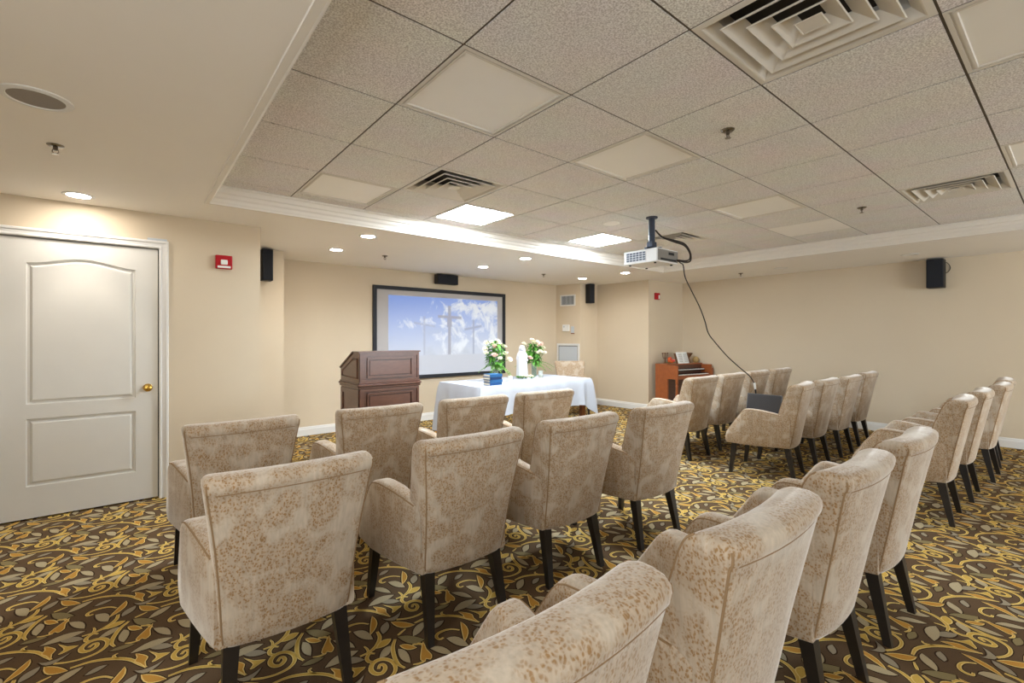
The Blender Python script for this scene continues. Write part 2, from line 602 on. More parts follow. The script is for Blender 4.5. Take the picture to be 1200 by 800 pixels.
STROKES = [
    (0.0155, [(1.075, 2.101), (1.089, 2.119), (1.101, 2.112), (1.099, 2.089), (1.078, 2.071), (1.056, 2.083), (1.05, 2.115), (1.068, 2.145), (1.095, 2.152), (1.121, 2.138), (1.137, 2.103), (1.13, 2.06), (1.101, 2.031), (1.055, 2.024), (1.01, 2.035), (0.971, 2.057)]),
    (0.0129, [(1.077, 2.154), (1.062, 2.167), (1.064, 2.194), (1.084, 2.212), (1.101, 2.198)]),
    (0.0133, [(1.025, 1.979), (1.088, 1.977), (1.155, 1.945), (1.211, 1.894), (1.243, 1.833), (1.264, 1.793)]),
    (0.0096, [(1.181, 1.924), (1.165, 1.943), (1.16, 1.965), (1.173, 1.973)]),
    (0.0114, [(1.075, 1.801), (1.056, 1.801), (1.052, 1.822), (1.067, 1.84), (1.102, 1.843), (1.135, 1.83), (1.16, 1.801)]),
    (0.0142, [(0.863, 2.027), (0.856, 1.982), (0.826, 1.941), (0.785, 1.918), (0.741, 1.916)]),
    (0.0085, [(0.777, 1.918), (0.782, 1.942), (0.778, 1.966)]),
    (0.0139, [(0.903, 1.926), (0.872, 1.883), (0.851, 1.821), (0.845, 1.769), (0.856, 1.735)]),
    (0.0089, [(0.925, 1.945), (0.946, 1.954), (0.972, 1.965)]),
    (0.0082, [(0.942, 1.721), (0.914, 1.721), (0.891, 1.732)]),
    (0.0105, [(1.25, 2.149), (1.277, 2.137), (1.292, 2.104)]),
]
CI = {'halo': 1, 'gold': 2, 'edge': 3, 'ochre': 4, 'beige': 5, 'grey': 6, 'olive': 7}


def carpet():
    cv, cf, cm = [], [], []

    def poly(pts, z, mi):
        b = len(cv)
        cv.extend([(p[0], p[1], z) for p in pts])
        cf.append(tuple(range(b, b + len(pts))))
        cm.append(mi)

    def grow(pts, d):
        c = sum((Vector(p[:2]) for p in pts), Vector((0, 0))) / len(pts)
        out = []
        n = len(pts)
        for i in range(n):
            p = Vector(pts[i][:2])
            t = Vector(pts[(i + 1) % n][:2]) - Vector(pts[i - 1][:2])
            nn = Vector((t.y, -t.x))
            if nn.length > 1e-9:
                nn.normalize()
            if nn.dot(p - c) < 0 and len(pts) < 12:
                nn = -nn
            out.append(p + nn * d)
        return out

    def ccw(pts):
        a = sum(pts[i - 1][0] * pts[i][1] - pts[i][0] * pts[i - 1][1] for i in range(len(pts)))
        return pts if a > 0 else pts[::-1]

    for kind, (A, B, m1, m2) in LEAVES:
        A, B, m1, m2 = map(Vector, (A, B, m1, m2))
        c1 = m1 * 2 - (A + B) / 2
        c2 = m2 * 2 - (A + B) / 2
        pts = []
        for s in range(6):
            t = s / 6
            pts.append(A * (1 - t) ** 2 + c1 * 2 * t * (1 - t) + B * t * t)
        for s in range(6):
            t = s / 6
            pts.append(B * (1 - t) ** 2 + c2 * 2 * t * (1 - t) + A * t * t)
        pts = ccw(pts)
        poly(grow(pts, 0.006), -0.0013, CI['halo'])
        if kind in ('ochre', 'gold'):
            poly(grow(pts, 0.001), -0.0005, CI['edge'])
            poly(grow(pts, -0.0035), -0.0002, CI[kind])
        else:
            poly(pts, -0.0005, CI[kind])
    for kind, P in BLOBS:
        pts = ccw([p for p in catmull([(x, y, 0) for x, y in P], 2, True)])
        poly(grow(pts, 0.005), -0.0012, CI['halo'])
        poly(grow(pts, 0.001), -0.0004, CI['edge'])
        poly(grow(pts, -0.003), -0.0001, CI[kind])
    for wd, P in STROKES:
        pts = catmull([(x, y, 0) for x, y in P], 3)
        n = len(pts)
        for extra, z, mi in ((0.009, -0.0014, 'halo'), (0.001, -0.0009, 'edge'), (-0.006, -0.0007, 'gold')):
            b = len(cv)
            for i, p in enumerate(pts):
                t = pts[min(n - 1, i + 1)] - pts[max(0, i - 1)]
                nn = Vector((t.y, -t.x, 0))
                nn.normalize()
                h = (wd * 1.28 * (0.55 + 0.45 * math.sin(math.pi * min(1, (i + 0.7) / (n * 0.9)))) + extra) / 2
                h = max(h, 0.001)
                a_, b_ = p + nn * h, p - nn * h
                cv.extend([(a_.x, a_.y, z), (b_.x, b_.y, z)])
            for i in range(n - 1):
                cf.append((b + 2 * i, b + 2 * i + 1, b + 2 * i + 3, b + 2 * i + 2))
                cm.append(CI[mi])
    cv = np.array(cv)
    c0 = cv[:, :2].mean(0)
    offs = []
    L_ = 0.3048
    for a in range(-40, 41):
        for b in range(-40, 41):
            ox, oy = L_ * (a + b), L_ * (b - a)
            x, y = c0[0] + ox, c0[1] + oy
            if any(inside(x + dx, y + dy) for dx, dy in ((0, 0), (0.2, 0), (-0.2, 0), (0, 0.2), (0, -0.2))):
                offs.append((ox, oy))
    nv = len(cv)
    allv = np.concatenate([cv + np.array([ox, oy, 0]) for ox, oy in offs])
    base = [(XL - .2, YN - .2, -0.0016), (XR + .2, YN - .2, -0.0016), (XR + .2, YB + .2, -0.0016), (XL - .2, YB + .2, -0.0016)]
    low = [(p[0], p[1], -0.06) for p in base]
    verts = base + low + [tuple(v) for v in allv]
    faces = [(0, 1, 2, 3), (7, 6, 5, 4)]
    mi = [0, 0]
    for k in range(len(offs)):
        s_ = 8 + k * nv
        faces += [tuple(s_ + i for i in f) for f in cf]
        mi += cm
    me = bpy.data.meshes.new('floor')
    me.from_pydata(verts, [], faces)
    for k in ('carpet', 'c_halo', 'c_gold', 'c_edge', 'c_ochre', 'c_beige', 'c_grey', 'c_olive'):
        me.materials.append(M[k])
    me.polygons.foreach_set('material_index', mi)
    me.update()
    o = link('floor', me)
    tag(o, 'brown carpet woven with gold scrolls and grey and ochre leaves', kind='structure')


carpet()


# ------------------------------------------------------------------ walls
def wall(name, p0, p1, label, z1=S, thick=0.1, z0=0.0):
    """wall box whose room face runs from p0 to p1; outside is to the left of p0->p1"""
    p0, p1 = Vector(p0), Vector(p1)
    d = (p1 - p0).normalized()
    n = Vector((-d.y, d.x)) * thick
    q = [p0, p1, p1 + n, p0 + n]
    mb = MB().prism([(v.x, v.y) for v in q], 'z', z0, z1)
    return tag(mb.build(name, 'wall'), label, kind='structure')


def wall_seg(name, a, b, label):
    # the room lies to the right when walking a->b
    return wall(name, a, b, label)


DX0, DX1, DTOP = -0.745, 0.170, 2.062       # door leaf opening
wall_seg('wall_rear', (XR, YN), (XL, YN), 'beige wall on the camera side of the room')
wall_seg('wall_left', (XL, YN), (XL, YD), 'beige left wall beside the door')
# door wall in three pieces joined in one mesh, leaving the doorway open
mb = MB().box(XL, DX0 - .02, YD, YD + .12, 0, S).box(DX1 + .02, 0.926, YD, YD + .12, 0, S).box(DX0 - .02, DX1 + .02, YD, YD + .12, DTOP + .02, S)
mb.box(0.806, 0.926, YD + .12, 6.02, 0, S)
tag(mb.build('wall_door', 'wall'), 'beige wall holding the white panelled door', kind='structure')
mb = MB().box(0.806, 1.40, 6.02, YB + .1, 0, S)
tag(mb.build('wall_pilaster', 'wall'), 'narrow beige wall return left of the screen', kind='structure')
wall_seg('wall_back', (1.40, YB), (6.56, YB), 'beige back wall behind the projection screen')
wall_seg('wall_vent', (6.56, YB), (6.69, 6.12), 'narrow beige wall face with the vent grille')
wall_seg('wall_step', (6.69, 6.12), (7.139, 6.08), 'narrow beige wall face carrying a corner loudspeaker')
wall_seg('wall_alcove', (7.139, 6.08), (7.195, 4.94), 'pale beige wall face left of the organ')
wall_seg('wall_organ', (7.195, 4.94), (XR, 4.87), 'beige wall behind the organ')
wall_seg('wall_right', (XR, 4.87), (XR, YN), 'long beige right wall')


# assumed, unseen windows added on the camera side: frame, mullions and panes
for nm, lb, loc, rz in (('assumed_window_1', 'wide white-framed window, unseen and assumed, in the left wall beside the camera', (XL, -0.9, 1.5), -90),
                        ('assumed_window_2', 'wide white-framed window, unseen and assumed, in the wall behind the camera', (5.7, YN, 1.5), 0)):
    t = thing(nm, lb, None, loc, math.radians(rz))
    t['kind'] = 'structure'
    fr = MB()
    for b_ in ((-1.66, 1.66, .75, .82), (-1.66, 1.66, -.82, -.75), (-1.66, -1.6, -.75, .75), (1.6, 1.66, -.75, .75), (-.56, -.51, -.75, .75), (.51, .56, -.75, .75)):
        fr.box(b_[0], b_[1], 0, .035, b_[2], b_[3])
    fr.build('assumed_window_frame', 'trim_white', t)
    for x in (-1.08, 0, 1.08):
        MB().box(x - .53, x + .53, .004, .010, -.75, .75).build('pane', 'pale_grey', t)


# baseboards
def baseboard(name, a, b):
    a, b = Vector(a), Vector(b)
    d = (b - a).normalized()
    n = Vector((d.y, -d.x))
    prof = [(0, 0), (0.016, 0), (0.016, 0.085), (0.011, 0.097), (0.011, 0.108), (0.005, 0.118), (0, 0.118)]
    r0 = [(a.x + n.x * u, a.y + n.y * u, v) for u, v in prof]
    r1 = [(b.x + n.x * u, b.y + n.y * u, v) for u, v in prof]
    o = MB().loft([r0, r1]).build(name, 'trim_white')
    tag(o, 'white moulded baseboard', kind='structure')


baseboard('baseboard_back', (1.40, YB), (6.56, YB))
baseboard('baseboard_vent', (6.56, YB), (6.69, 6.12))
baseboard('baseboard_step', (6.69, 6.12), (7.139, 6.08))
baseboard('baseboard_alcove', (7.139, 6.08), (7.195, 4.94))
baseboard('baseboard_organ', (7.195, 4.94), (XR, 4.87))
baseboard('baseboard_right', (XR, 4.87), (XR, YN))
baseboard('baseboard_left', (XL, YN), (XL, YD))
baseboard('baseboard_door', (DX1 + 0.085, YD), (0.926, YD))
baseboard('baseboard_pilaster', (0.926, 6.02), (1.40, 6.02))

# ------------------------------------------------------------------ ceiling: soffit ring, crown, tile field
TX0, TX1, TY0, TY1 = 0.52, 6.45, -3.05, 4.13     # tile field
OFF = 0.085
mb = MB()
hx0, hx1, hy0, hy1 = TX0 - OFF, TX1 + OFF, TY0 - OFF, TY1 + OFF
mb.box(XL - .1, hx0, YN - .1, YB + .1, S, S + .24)
mb.box(hx1, XR + .1, YN - .1, YB + .1, S, S + .24)
mb.box(hx0, hx1, hy1, YB + .1, S, S + .24)
mb.box(hx0, hx1, YN - .1, hy0, S, S + .24)
ceil = mb.build('ceiling', 'soffit')
tag(ceil, 'painted soffit around a recessed field of square acoustic tiles', kind='structure')
grid = MB().box(TX0 - .02, TX1 + .02, TY0 - .02, TY1 + .02, ZT + 0.010, ZT + 0.03)
# leave openings for fixtures: tee sheet built from strips instead
VENTS = {(1, -2): 'nearest', (1, 2): 'left', (6, -2): 'right', (6, 2): 'centre'}
LIGHTS = {(0, 0): 0, (2, 3): 1, (5, 3): 1, (0, 3): 0, (2, 0): 0, (2, -3): 0, (5, -3): 0, (5, 0): 0, (2, -6): 0, (5, -6): 0, (0, -6): 0}
PLAIN = {(7, 0)}


def cell(i, j):
    x0, y0 = GX + i * T, GY + j * T
    return max(x0, TX0), min(x0 + T, TX1), max(y0, TY0), min(y0 + T, TY1)


gm = MB()
i_rng = range(-1, 9)
j_rng = range(-8, 5)
tee = 0.0106
for i in range(0, 10):
    x = GX + i * T
    if TX0 < x < TX1 + 0.03:
        gm.box(x - tee / 2, min(x + tee / 2, TX1), TY0, TY1, ZT + 0.0035, ZT + 0.012)
for j in range(-8, 6):
    y = GY + j * T
    if TY0 < y < TY1:
        gm.box(TX0, TX1, y - tee / 2, y + tee / 2, ZT + 0.0036, ZT + 0.0122)
gm.build('tee_bar_grid', 'teebar', ceil)
gap = 0.0055
full = MB().box(-T / 2 + gap, T / 2 - gap, -T / 2 + gap, T / 2 - gap, 0, 0.016)
full_me = full.mesh('ceiling_tile', 'tile')
for i in i_rng:
    for j in j_rng:
        if (i, j) in VENTS or (i, j) in LIGHTS:
            continue
        x0, x1, y0, y1 = cell(i, j)
        if x1 - x0 < 0.02 or y1 - y0 < 0.02:
            continue
        cx, cy = (x0 + x1) / 2, (y0 + y1) / 2
        if abs(x1 - x0 - T) < 1e-4 and abs(y1 - y0 - T) < 1e-4 and (i, j) not in PLAIN:
            link('ceiling_tile', full_me, ceil, (cx, cy, ZT))
        else:
            hx, hy = (x1 - x0) / 2 - gap, (y1 - y0) / 2 - gap
            m_ = 'plain_tile' if (i, j) in PLAIN else 'tile'
            MB().box(-hx, hx, -hy, hy, 0, 0.016).build('ceiling_tile', m_, ceil, loc=(cx, cy, ZT))
# unseen deck added above the tiles to block light
MB().box(hx0 - .05, hx1 + .05, hy0 - .05, hy1 + .05, S + .24, S + .30).build('light_block_deck', 'dark', ceil)

# crown moulding around the tray
prof = [(0.0, ZT + .012), (0.0, ZT - 0.012), (0.010, ZT - 0.020), (0.014, ZT - 0.052), (0.026, ZT - 0.060), (0.032, ZT - 0.082), (0.046, ZT - 0.096),
        (0.052, S + 0.016), (0.060, S + 0.006), (0.064, S - 0.006), (0.094, S - 0.006), (0.098, S + 0.004), (0.098, S + 0.02), (0.04, S + .1)]
rings = []
for sx, sy in ((0, 0), (1, 0), (1, 1), (0, 1), (0, 0)):
    rings.append([((TX0 - o_) if sx == 0 else (TX1 + o_), (TY0 - o_) if sy == 0 else (TY1 + o_), z_) for o_, z_ in prof])
mb = MB().loft(rings, cap=False)
tag(mb.build('trim_1', 'crown'), 'cream stepped crown moulding around the recessed tile ceiling', kind='structure')

# ------------------------------------------------------------------ door
dr = thing('door_1', 'white two-panel door with arched upper panel', None, (0, YD, 0))
dr['kind'] = 'structure'
CX0, CX1 = -0.598, 0.023


def arch(x0, x1, zb, zs, rise, n=12):
    pts = [(x0, zb), (x1, zb), (x1, zs)]
    for k in range(1, n):
        t = k / n
        x = x1 + (x0 - x1) * t
        pts.append((x, zs + rise * (0.5 - 0.5 * math.cos(2 * math.pi * t)) ** 0.9))
    pts.append((x0, zs))
    return pts


leaf = MB()
# stiles and rails around two recessed panel fields
leaf.box(DX0 + .003, CX0, 0.012, 0.05, 0.012, DTOP - .004)
leaf.box(CX1, DX1 - .003, 0.012, 0.05, 0.012, DTOP - .004)
leaf.box(CX0, CX1, 0.012, 0.05, 0.012, 0.243)
leaf.box(CX0, CX1, 0.012, 0.05, 0.737, 0.843)
top = arch(CX0, CX1, 0, 1.878, 0.052)
top = top[2:]          # from right shoulder over the arch to the left shoulder
for (xa, za), (xb, zb_) in zip(top[:-1], top[1:]):
    leaf.add([(xa, .012, za), (xb, .012, zb_), (xb, .012, DTOP - .004), (xa, .012, DTOP - .004),
              (xa, .05, za), (xb, .05, zb_), (xb, .05, DTOP - .004), (xa, .05, DTOP - .004)],
             [(0, 1, 2, 3), (7, 6, 5, 4), (0, 4, 5, 1), (3, 2, 6, 7)])
leaf.build('door_leaf', 'door', dr)


def panel(name, outline):
    """raised panel: bevelled groove then flat field, outline in (x,z)"""
    c = Vector((sum(p[0] for p in outline) / len(outline), sum(p[1] for p in outline) / len(outline)))
    xs = [p[0] for p in outline]
    zs = [p[1] for p in outline]

    def inset(d):
        out = []
        n_ = len(outline)
        for i in range(n_):
            p = Vector(outline[i])
            a = (Vector(outline[i]) - Vector(outline[i - 1])).normalized()
            b = (Vector(outline[(i + 1) % n_]) - Vector(outline[i])).normalized()
            na, nb_ = Vector((-a.y, a.x)), Vector((-b.y, b.x))
            m_ = (na + nb_)
            m_ /= max(0.3, m_.length_squared / 2)
            out.append(p + m_ * d)
        return out
    rings = []
    for d, y in ((0.0, 0.012), (0.006, 0.026), (0.018, 0.028), (0.026, 0.020), (0.034, 0.013)):
        rings.append([(p.x, y, p.y) for p in inset(d)])
    mb_ = MB().loft(rings, cap=False)
    last = rings[-1]
    mb_.add(last, [tuple(range(len(last)))])
    mb_.build(name, 'door', dr)


panel('upper_panel', arch(CX0, CX1, 0.843, 1.878, 0.052))
panel('lower_panel', [(CX0, 0.243), (CX1, 0.243), (CX1, 0.737), (CX0, 0.737)])
# jamb and casing
cprof = [(0.000, 0.055), (0.000, -0.008), (0.006, -0.014), (0.014, -0.014), (0.020, -0.009), (0.040, -0.011), (0.046, -0.019), (0.058, -0.020), (0.064, -0.014), (0.064, 0.0)]
ox0, ox1, oz = DX0 - .004, DX1 + .004, DTOP + .004
path = [lambda u: (ox0 - u, 0), lambda u: (ox0 - u, oz + u), lambda u: (ox1 + u, oz + u), lambda u: (ox1 + u, 0)]
MB().loft([[(p(u)[0], y, p(u)[1]) for u, y in cprof] for p in path], cap=True).build('door_casing', 'trim_white', dr)
MB().box(DX0 - .02, DX1 + .02, 0.055, 0.13, 0, DTOP + .02).build('door_backing', 'dark', dr)
kn = MB()
prof_k = [(0.031, 0.0), (0.032, 0.005), (0.026, 0.009), (0.012, 0.012), (0.011, 0.030), (0.020, 0.036), (0.028, 0.046), (0.029, 0.058), (0.024, 0.067), (0.012, 0.071)]
kn.lathe(prof_k, n=20)
ko = kn.build('door_knob', 'brass', dr, smooth=True, loc=(0.100, 0.012, 0.92), rot=(math.radians(90), 0, 0))
ko['label'] = 'round brass door knob'
pl = MB().rbox(0.098, 0.228, -.012, -.001, 2.128, 2.148, .002)
tag(pl.build('door_plate', 'pale_grey', loc=(0, YD, 0)), 'small metal plate on the wall just above the door casing', 'plate')


# ------------------------------------------------------------------ fixtures in the tile field
def light_panel(i, j, lit, label):
    x0, x1, y0, y1 = cell(i, j)
    t = thing('ceiling_light', label, 'ceiling light', ((x0 + x1) / 2, (y0 + y1) / 2, ZT), group='square ceiling light panels')
    fr = MB()

    def ring(h0, z0, h1, z1):
        a = [(-h0, -h0, z0), (h0, -h0, z0), (h0, h0, z0), (-h0, h0, z0)]
        b = [(-h1, -h1, z1), (h1, -h1, z1), (h1, h1, z1), (-h1, h1, z1)]
        fr.loft([a, b], cap=False)
    hs = [(.300, .012), (.300, 0), (.285, 0), (.285, .006), (.277, .006), (.277, .001), (.266, .001), (.262, .010)]
    for (h0, z0), (h1, z1) in zip(hs[:-1], hs[1:]):
        ring(h0, z0, h1, z1)
    fr.build('frame', 'diffuser_white', t)
    MB().box(-.264, .264, -.264, .264, .008, .014).build('lens', 'lit' if lit else 'lens_off', t)
    return t


LBL = {(0, 0): 'unlit square ceiling panel nearest the left soffit, large in the upper middle',
       (2, 3): 'glowing white ceiling panel beside the left air diffuser',
       (5, 3): 'glowing white ceiling panel left of the projector',
       (0, 3): 'unlit white ceiling panel in the far left corner of the tile field',
       (2, 0): 'unlit white ceiling panel in the middle of the tile field',
       (2, -3): 'unlit ceiling panel cut by the top right edge of the photo',
       (5, -3): 'unlit ceiling panel just showing at the right edge, near the right diffuser',
       (5, 0): 'unlit white ceiling panel to the right above the projector',
       (2, -6): 'unlit ceiling panel behind the camera on the left',
       (5, -6): 'unlit ceiling panel behind the camera on the right',
       (0, -6): 'unlit ceiling panel behind the camera beside the left soffit'}
for (i, j), lit in LIGHTS.items():
    light_panel(i, j, lit, LBL[(i, j)])


def diffuser(i, j, label):
    x0, x1, y0, y1 = cell(i, j)
    t = thing('air_diffuser', label, 'air vent', ((x0 + x1) / 2, (y0 + y1) / 2, ZT), group='square louvred air diffusers')

    def sq(h, z):
        return [(-h, -h, z), (h, -h, z), (h, h, z), (-h, h, z)]
    MB().loft([sq(.301, .006), sq(.301, 0), sq(.278, -.002), sq(.272, 0), sq(.238, .032), sq(.236, .09)], cap=False).build('frame', 'diffuser_white', t)
    for h in (.226, .160, .098):
        MB().loft([sq(h - .062, .030), sq(h - .014, .000), sq(h, -.008), sq(h + .004, -.005), sq(h - .010, .006), sq(h - .058, .034)], cap=False).build('louvre_ring', 'diffuser_white', t)
    MB().loft([sq(.046, -.006), sq(.042, -.008), sq(.012, .012)]).build('centre_cone', 'diffuser_white', t)
    MB().loft([sq(.236, .09), sq(.236, .10)]).build('duct_throat', 'duct', t)
    return t


DL = {(1, -2): 'large louvred air diffuser at the top edge, nearest the camera',
      (1, 2): 'bright louvred air diffuser beside a glowing ceiling panel',
      (6, -2): 'louvred air diffuser on the right side of the tile ceiling',
      (6, 2): 'louvred air diffuser behind the projector mount'}
for k, l in DL.items():
    diffuser(k[0], k[1], l)

# round flush speaker in a tile
t = thing('round_ceiling_disc', 'faint round white disc in a ceiling tile left of the projector', 'ceiling disc', (3.769, 3.031, ZT))
MB().lathe([(.085, 0), (.085, -.004), (.075, -.008), (.02, -.009)], n=28).build('disc', 'plain_tile', t)


# sprinklers
def sprinkler(x, y, z, label):
    t = thing('fire_sprinkler', label, 'sprinkler', (x, y, z), group='ceiling fire sprinklers')
    MB().lathe([(.036, 0), (.036, -.003), (.028, -.010), (.014, -.011)], n=20).build('escutcheon', 'chrome', t, smooth=True)
    MB().lathe([(.010, -.010), (.010, -.026), (.006, -.028)], n=10).build('nozzle', 'bronze', t)
    fr = MB().tube([(.010, 0, -.024), (.013, 0, -.036), (.004, 0, -.046)], .0025, 5).tube([(-.010, 0, -.024), (-.013, 0, -.036), (-.004, 0, -.046)], .0025, 5)
    fr.build('yoke', 'bronze', t)
    MB().lathe([(.016, -.046), (.016, -.0475)], n=12).build('deflector', 'chrome', t)


sprinkler(2.567, 1.249, ZT, 'small metal fire sprinkler in the tile field, nearest the camera')
sprinkler(5.039, 1.247, ZT, 'small metal fire sprinkler in the tile field near the right diffuser')
sprinkler(-0.315, 3.449, S, 'fire sprinkler on the left soffit below the round speaker')
sprinkler(2.466, 5.556, S, 'fire sprinkler on the soffit left of the screen')
sprinkler(5.197, 5.558, S, 'fire sprinkler on the soffit right of the screen')
sprinkler(7.582, 3.48, S, 'fire sprinkler on the soffit above the right wall')

t = thing('ceiling_speaker', 'round white recessed ceiling speaker with grey grille on the left soffit', 'speaker', (-0.315, 2.82, S))
MB().lathe([(.118, .0), (.118, -.004), (.108, -.008), (.094, -.008), (.090, -.003)], n=36, cap=False).build('rim', 'trim_white', t, smooth=True)
MB().lathe([(.091, -.001), (.091, -.004), (.05, -.0045)], n=36).build('grille', 'grille', t)


# downlights
def downlight(x, y, lit, label):
    t = thing('recessed_downlight', label, 'downlight', (x, y, S), group='recessed downlights in the soffit')
    MB().lathe([(.092, 0), (.092, -.003), (.084, -.006), (.068, -.006), (.064, -.002)], n=28, cap=False).build('trim_ring', 'trim_white', t, smooth=True)
    MB().lathe([(.066, -.0015), (.066, -.003)], n=28).build('lens', 'can_lit' if lit else 'lens_off', t)
    if lit:
        ld = bpy.data.lights.new('downlight_beam', 'SPOT')
        ld.energy = CAN_SPOT
        ld.color = (1.0, 0.92, 0.8)
        ld.spot_size = math.radians(64)
        ld.spot_blend = 0.25
        ld.shadow_soft_size = 0.06
        lo = bpy.data.objects.new('downlight_beam', ld)
        COL.objects.link(lo)
        lo.parent = t
        lo.location = (0, 0, -0.03)


for x, y, lit, lb in [
    (-0.298, 4.57, 1, 'glowing downlight above the white door'),
    (1.855, 5.53, 1, 'glowing downlight left of the screen, nearer the back wall'),
    (1.855, 4.585, 1, 'glowing downlight left of the screen, nearer the tile ceiling'),
    (3.966, 5.53, 1, 'glowing downlight above the screen centre, nearer the back wall'),
    (3.966, 4.59, 1, 'glowing downlight above the table, nearer the tile ceiling'),
    (6.11, 5.54, 1, 'glowing downlight by the vent corner, nearer the back wall'),
    (6.11, 4.63, 1, 'glowing downlight by the vent corner, nearer the tile ceiling'),
    (7.47, 2.842, 0, 'unlit downlight on the right soffit nearer the organ'),
    (7.47, 1.36, 0, 'unlit downlight on the right soffit near the wall loudspeaker'),
    (-0.55, 1.25, 1, 'added unseen glowing downlight on the left soffit beside the camera'),  # from here on: out-of-view downlights added to brighten the room
    (-0.55, -1.4, 1, 'added unseen glowing downlight on the left soffit behind the camera'),
    (1.9, -3.5, 1, 'added unseen glowing downlight on the rear soffit, leftmost'),
    (4.0, -3.5, 1, 'added unseen glowing downlight on the rear soffit, middle'),
    (6.1, -3.5, 1, 'added unseen glowing downlight on the rear soffit, rightmost')]:
    downlight(x, y, lit, lb)


# ================================================================== WALL EQUIPMENT
def fire_alarm(name, loc, rz, label, strobe):
    t = thing(name, label, 'fire alarm', loc, rz)
    MB().rbox(-.064, .064, -.035, 0, -.06, .06, .006).build('housing', 'red', t)
    if strobe:
        MB().rbox(-.026, .026, -.046, -.034, -.024, .020, .008).build('strobe_lens', 'white', t)
        MB().rbox(-.05, .05, -.037, -.034, -.052, -.034, .002).build('pull_bar', 'white', t)
    else:
        MB().rbox(.010, .046, -.046, -.034, -.05, .02, .006).build('strobe_lens', 'white', t)
    return t


fire_alarm('fire_alarm', (0.633, YD, 1.998), 0, 'red fire alarm with white strobe between door and wall corner', True)
fire_alarm('fire_alarm', (7.42, 4.925, 2.07), math.radians(-4), 'red fire alarm on the wall above the organ', False)


def loudspeaker(label, loc, rz, w_, d_, h_, cable=False):
    t = thing('wall_loudspeaker', label, 'loudspeaker', loc, rz)
    MB().rbox(-w_ / 2, w_ / 2, -d_ - .02, -.02, -h_ / 2, h_ / 2, .008).build('cabinet', 'black', t)
    MB().rbox(-w_ / 2 + .008, w_ / 2 - .008, -d_ - .026, -d_ - .018, -h_ / 2 + .01, h_ / 2 - .01, .003).build('grille_cloth', 'cloth_black', t)
    MB().box(-.03, .03, -.025, 0, -.04, .04).build('bracket', 'black', t)
    if cable:
        pts = catmull([(.05, -.04, h_ / 2 - .02), (.10, -.02, h_ / 2 - .05), (.125, -.008, h_ / 2 - .11), (.10, -.006, h_ / 2 - .165), (.05, -.03, h_ / 2 - .18)], 5)
        MB().tube(pts, .004, 5).build('cable', 'cable', t)
    return t


loudspeaker('black loudspeaker on the narrow wall return left of the screen', (1.20, 6.02, 2.158), 0, .115, .12, .36)
loudspeaker('black centre loudspeaker above the projection screen', (3.98, YB, 2.265), 0, .39, .11, .155)
loudspeaker('black loudspeaker on the wall corner right of the vent', (6.87, 6.104, 2.165), math.radians(-5), .13, .12, .37)
loudspeaker('black loudspeaker with looping cable high on the right wall', (XR, 1.21, 2.152), math.radians(-90), .17, .16, .37, True)

# things on the narrow vent wall
VA, VB_ = Vector((6.56, YB, 0)), Vector((6.69, 6.12, 0))
vdir = (VB_ - VA).normalized()
vang = math.atan2(vdir.y, vdir.x)


def on_vent(s, z):
    p = VA + vdir * s
    return (p.x, p.y, z)


t = thing('wall_vent', 'white rectangular air return grille on the narrow wall right of the screen', 'vent', on_vent(.27, 2.045), vang)
fr = MB()
for b_ in ((-.17, .17, .085, .11), (-.17, .17, -.11, -.085), (-.17, -.145, -.085, .085), (.145, .17, -.085, .085)):
    fr.box(b_[0], b_[1], -.012, 0, b_[2], b_[3])
fr.build('frame', 'trim_white', t)
MB().box(-.145, .145, -.003, -.001, -.085, .085).build('backing', 'duct', t)
sl = MB().box(-.004, .004, -.010, -.003, -.085, .085).mesh('slat', 'pale_grey')
for k in range(12):
    link('slat', sl, t, (-.133 + .0242 * k, 0, 0))
t = thing('thermostat', 'white thermostat box on the narrow wall under the vent', 'thermostat', on_vent(.235, 1.505), vang)
MB().rbox(-.075, .075, -.03, 0, -.065, .065, .006).build('housing', 'white', t)
MB().rbox(-.05, -.02, -.033, -.028, .01, .04, .002).build('dial', 'pale_grey', t)
t = thing('light_switch', 'small switch plate right of the thermostat', 'switch', on_vent(.375, 1.475), vang)
MB().rbox(-.035, .035, -.008, 0, -.07, .06, .003).build('plate', 'pale_grey', t)
MB().rbox(-.03, .045, -.02, 0, -.085, -.07, .002).build('toggle', 'table_wood', t)
t = thing('access_panel', 'white framed grey panel low on the wall behind the head table chair', 'access panel', on_vent(.278, .80), vang)
fr = MB()
for b_ in ((-.25, .25, .36, .40), (-.25, .25, -.40, -.36), (-.25, -.215, -.36, .36), (.215, .25, -.36, .36)):
    fr.box(b_[0], b_[1], -.018, 0, b_[2], b_[3])
fr.build('frame', 'trim_white', t)
MB().box(-.215, .215, -.006, -.001, -.36, .36).build('panel', 'pale_grey', t)
gs = MB()
for b_ in ((-.215, .215, .345, .36), (-.215, -.203, -.36, .345), (.203, .215, -.36, .345)):
    gs.box(b_[0], b_[1], -.009, -.005, b_[2], b_[3])
gs.build('inner_edge', 'grey_plastic', t)


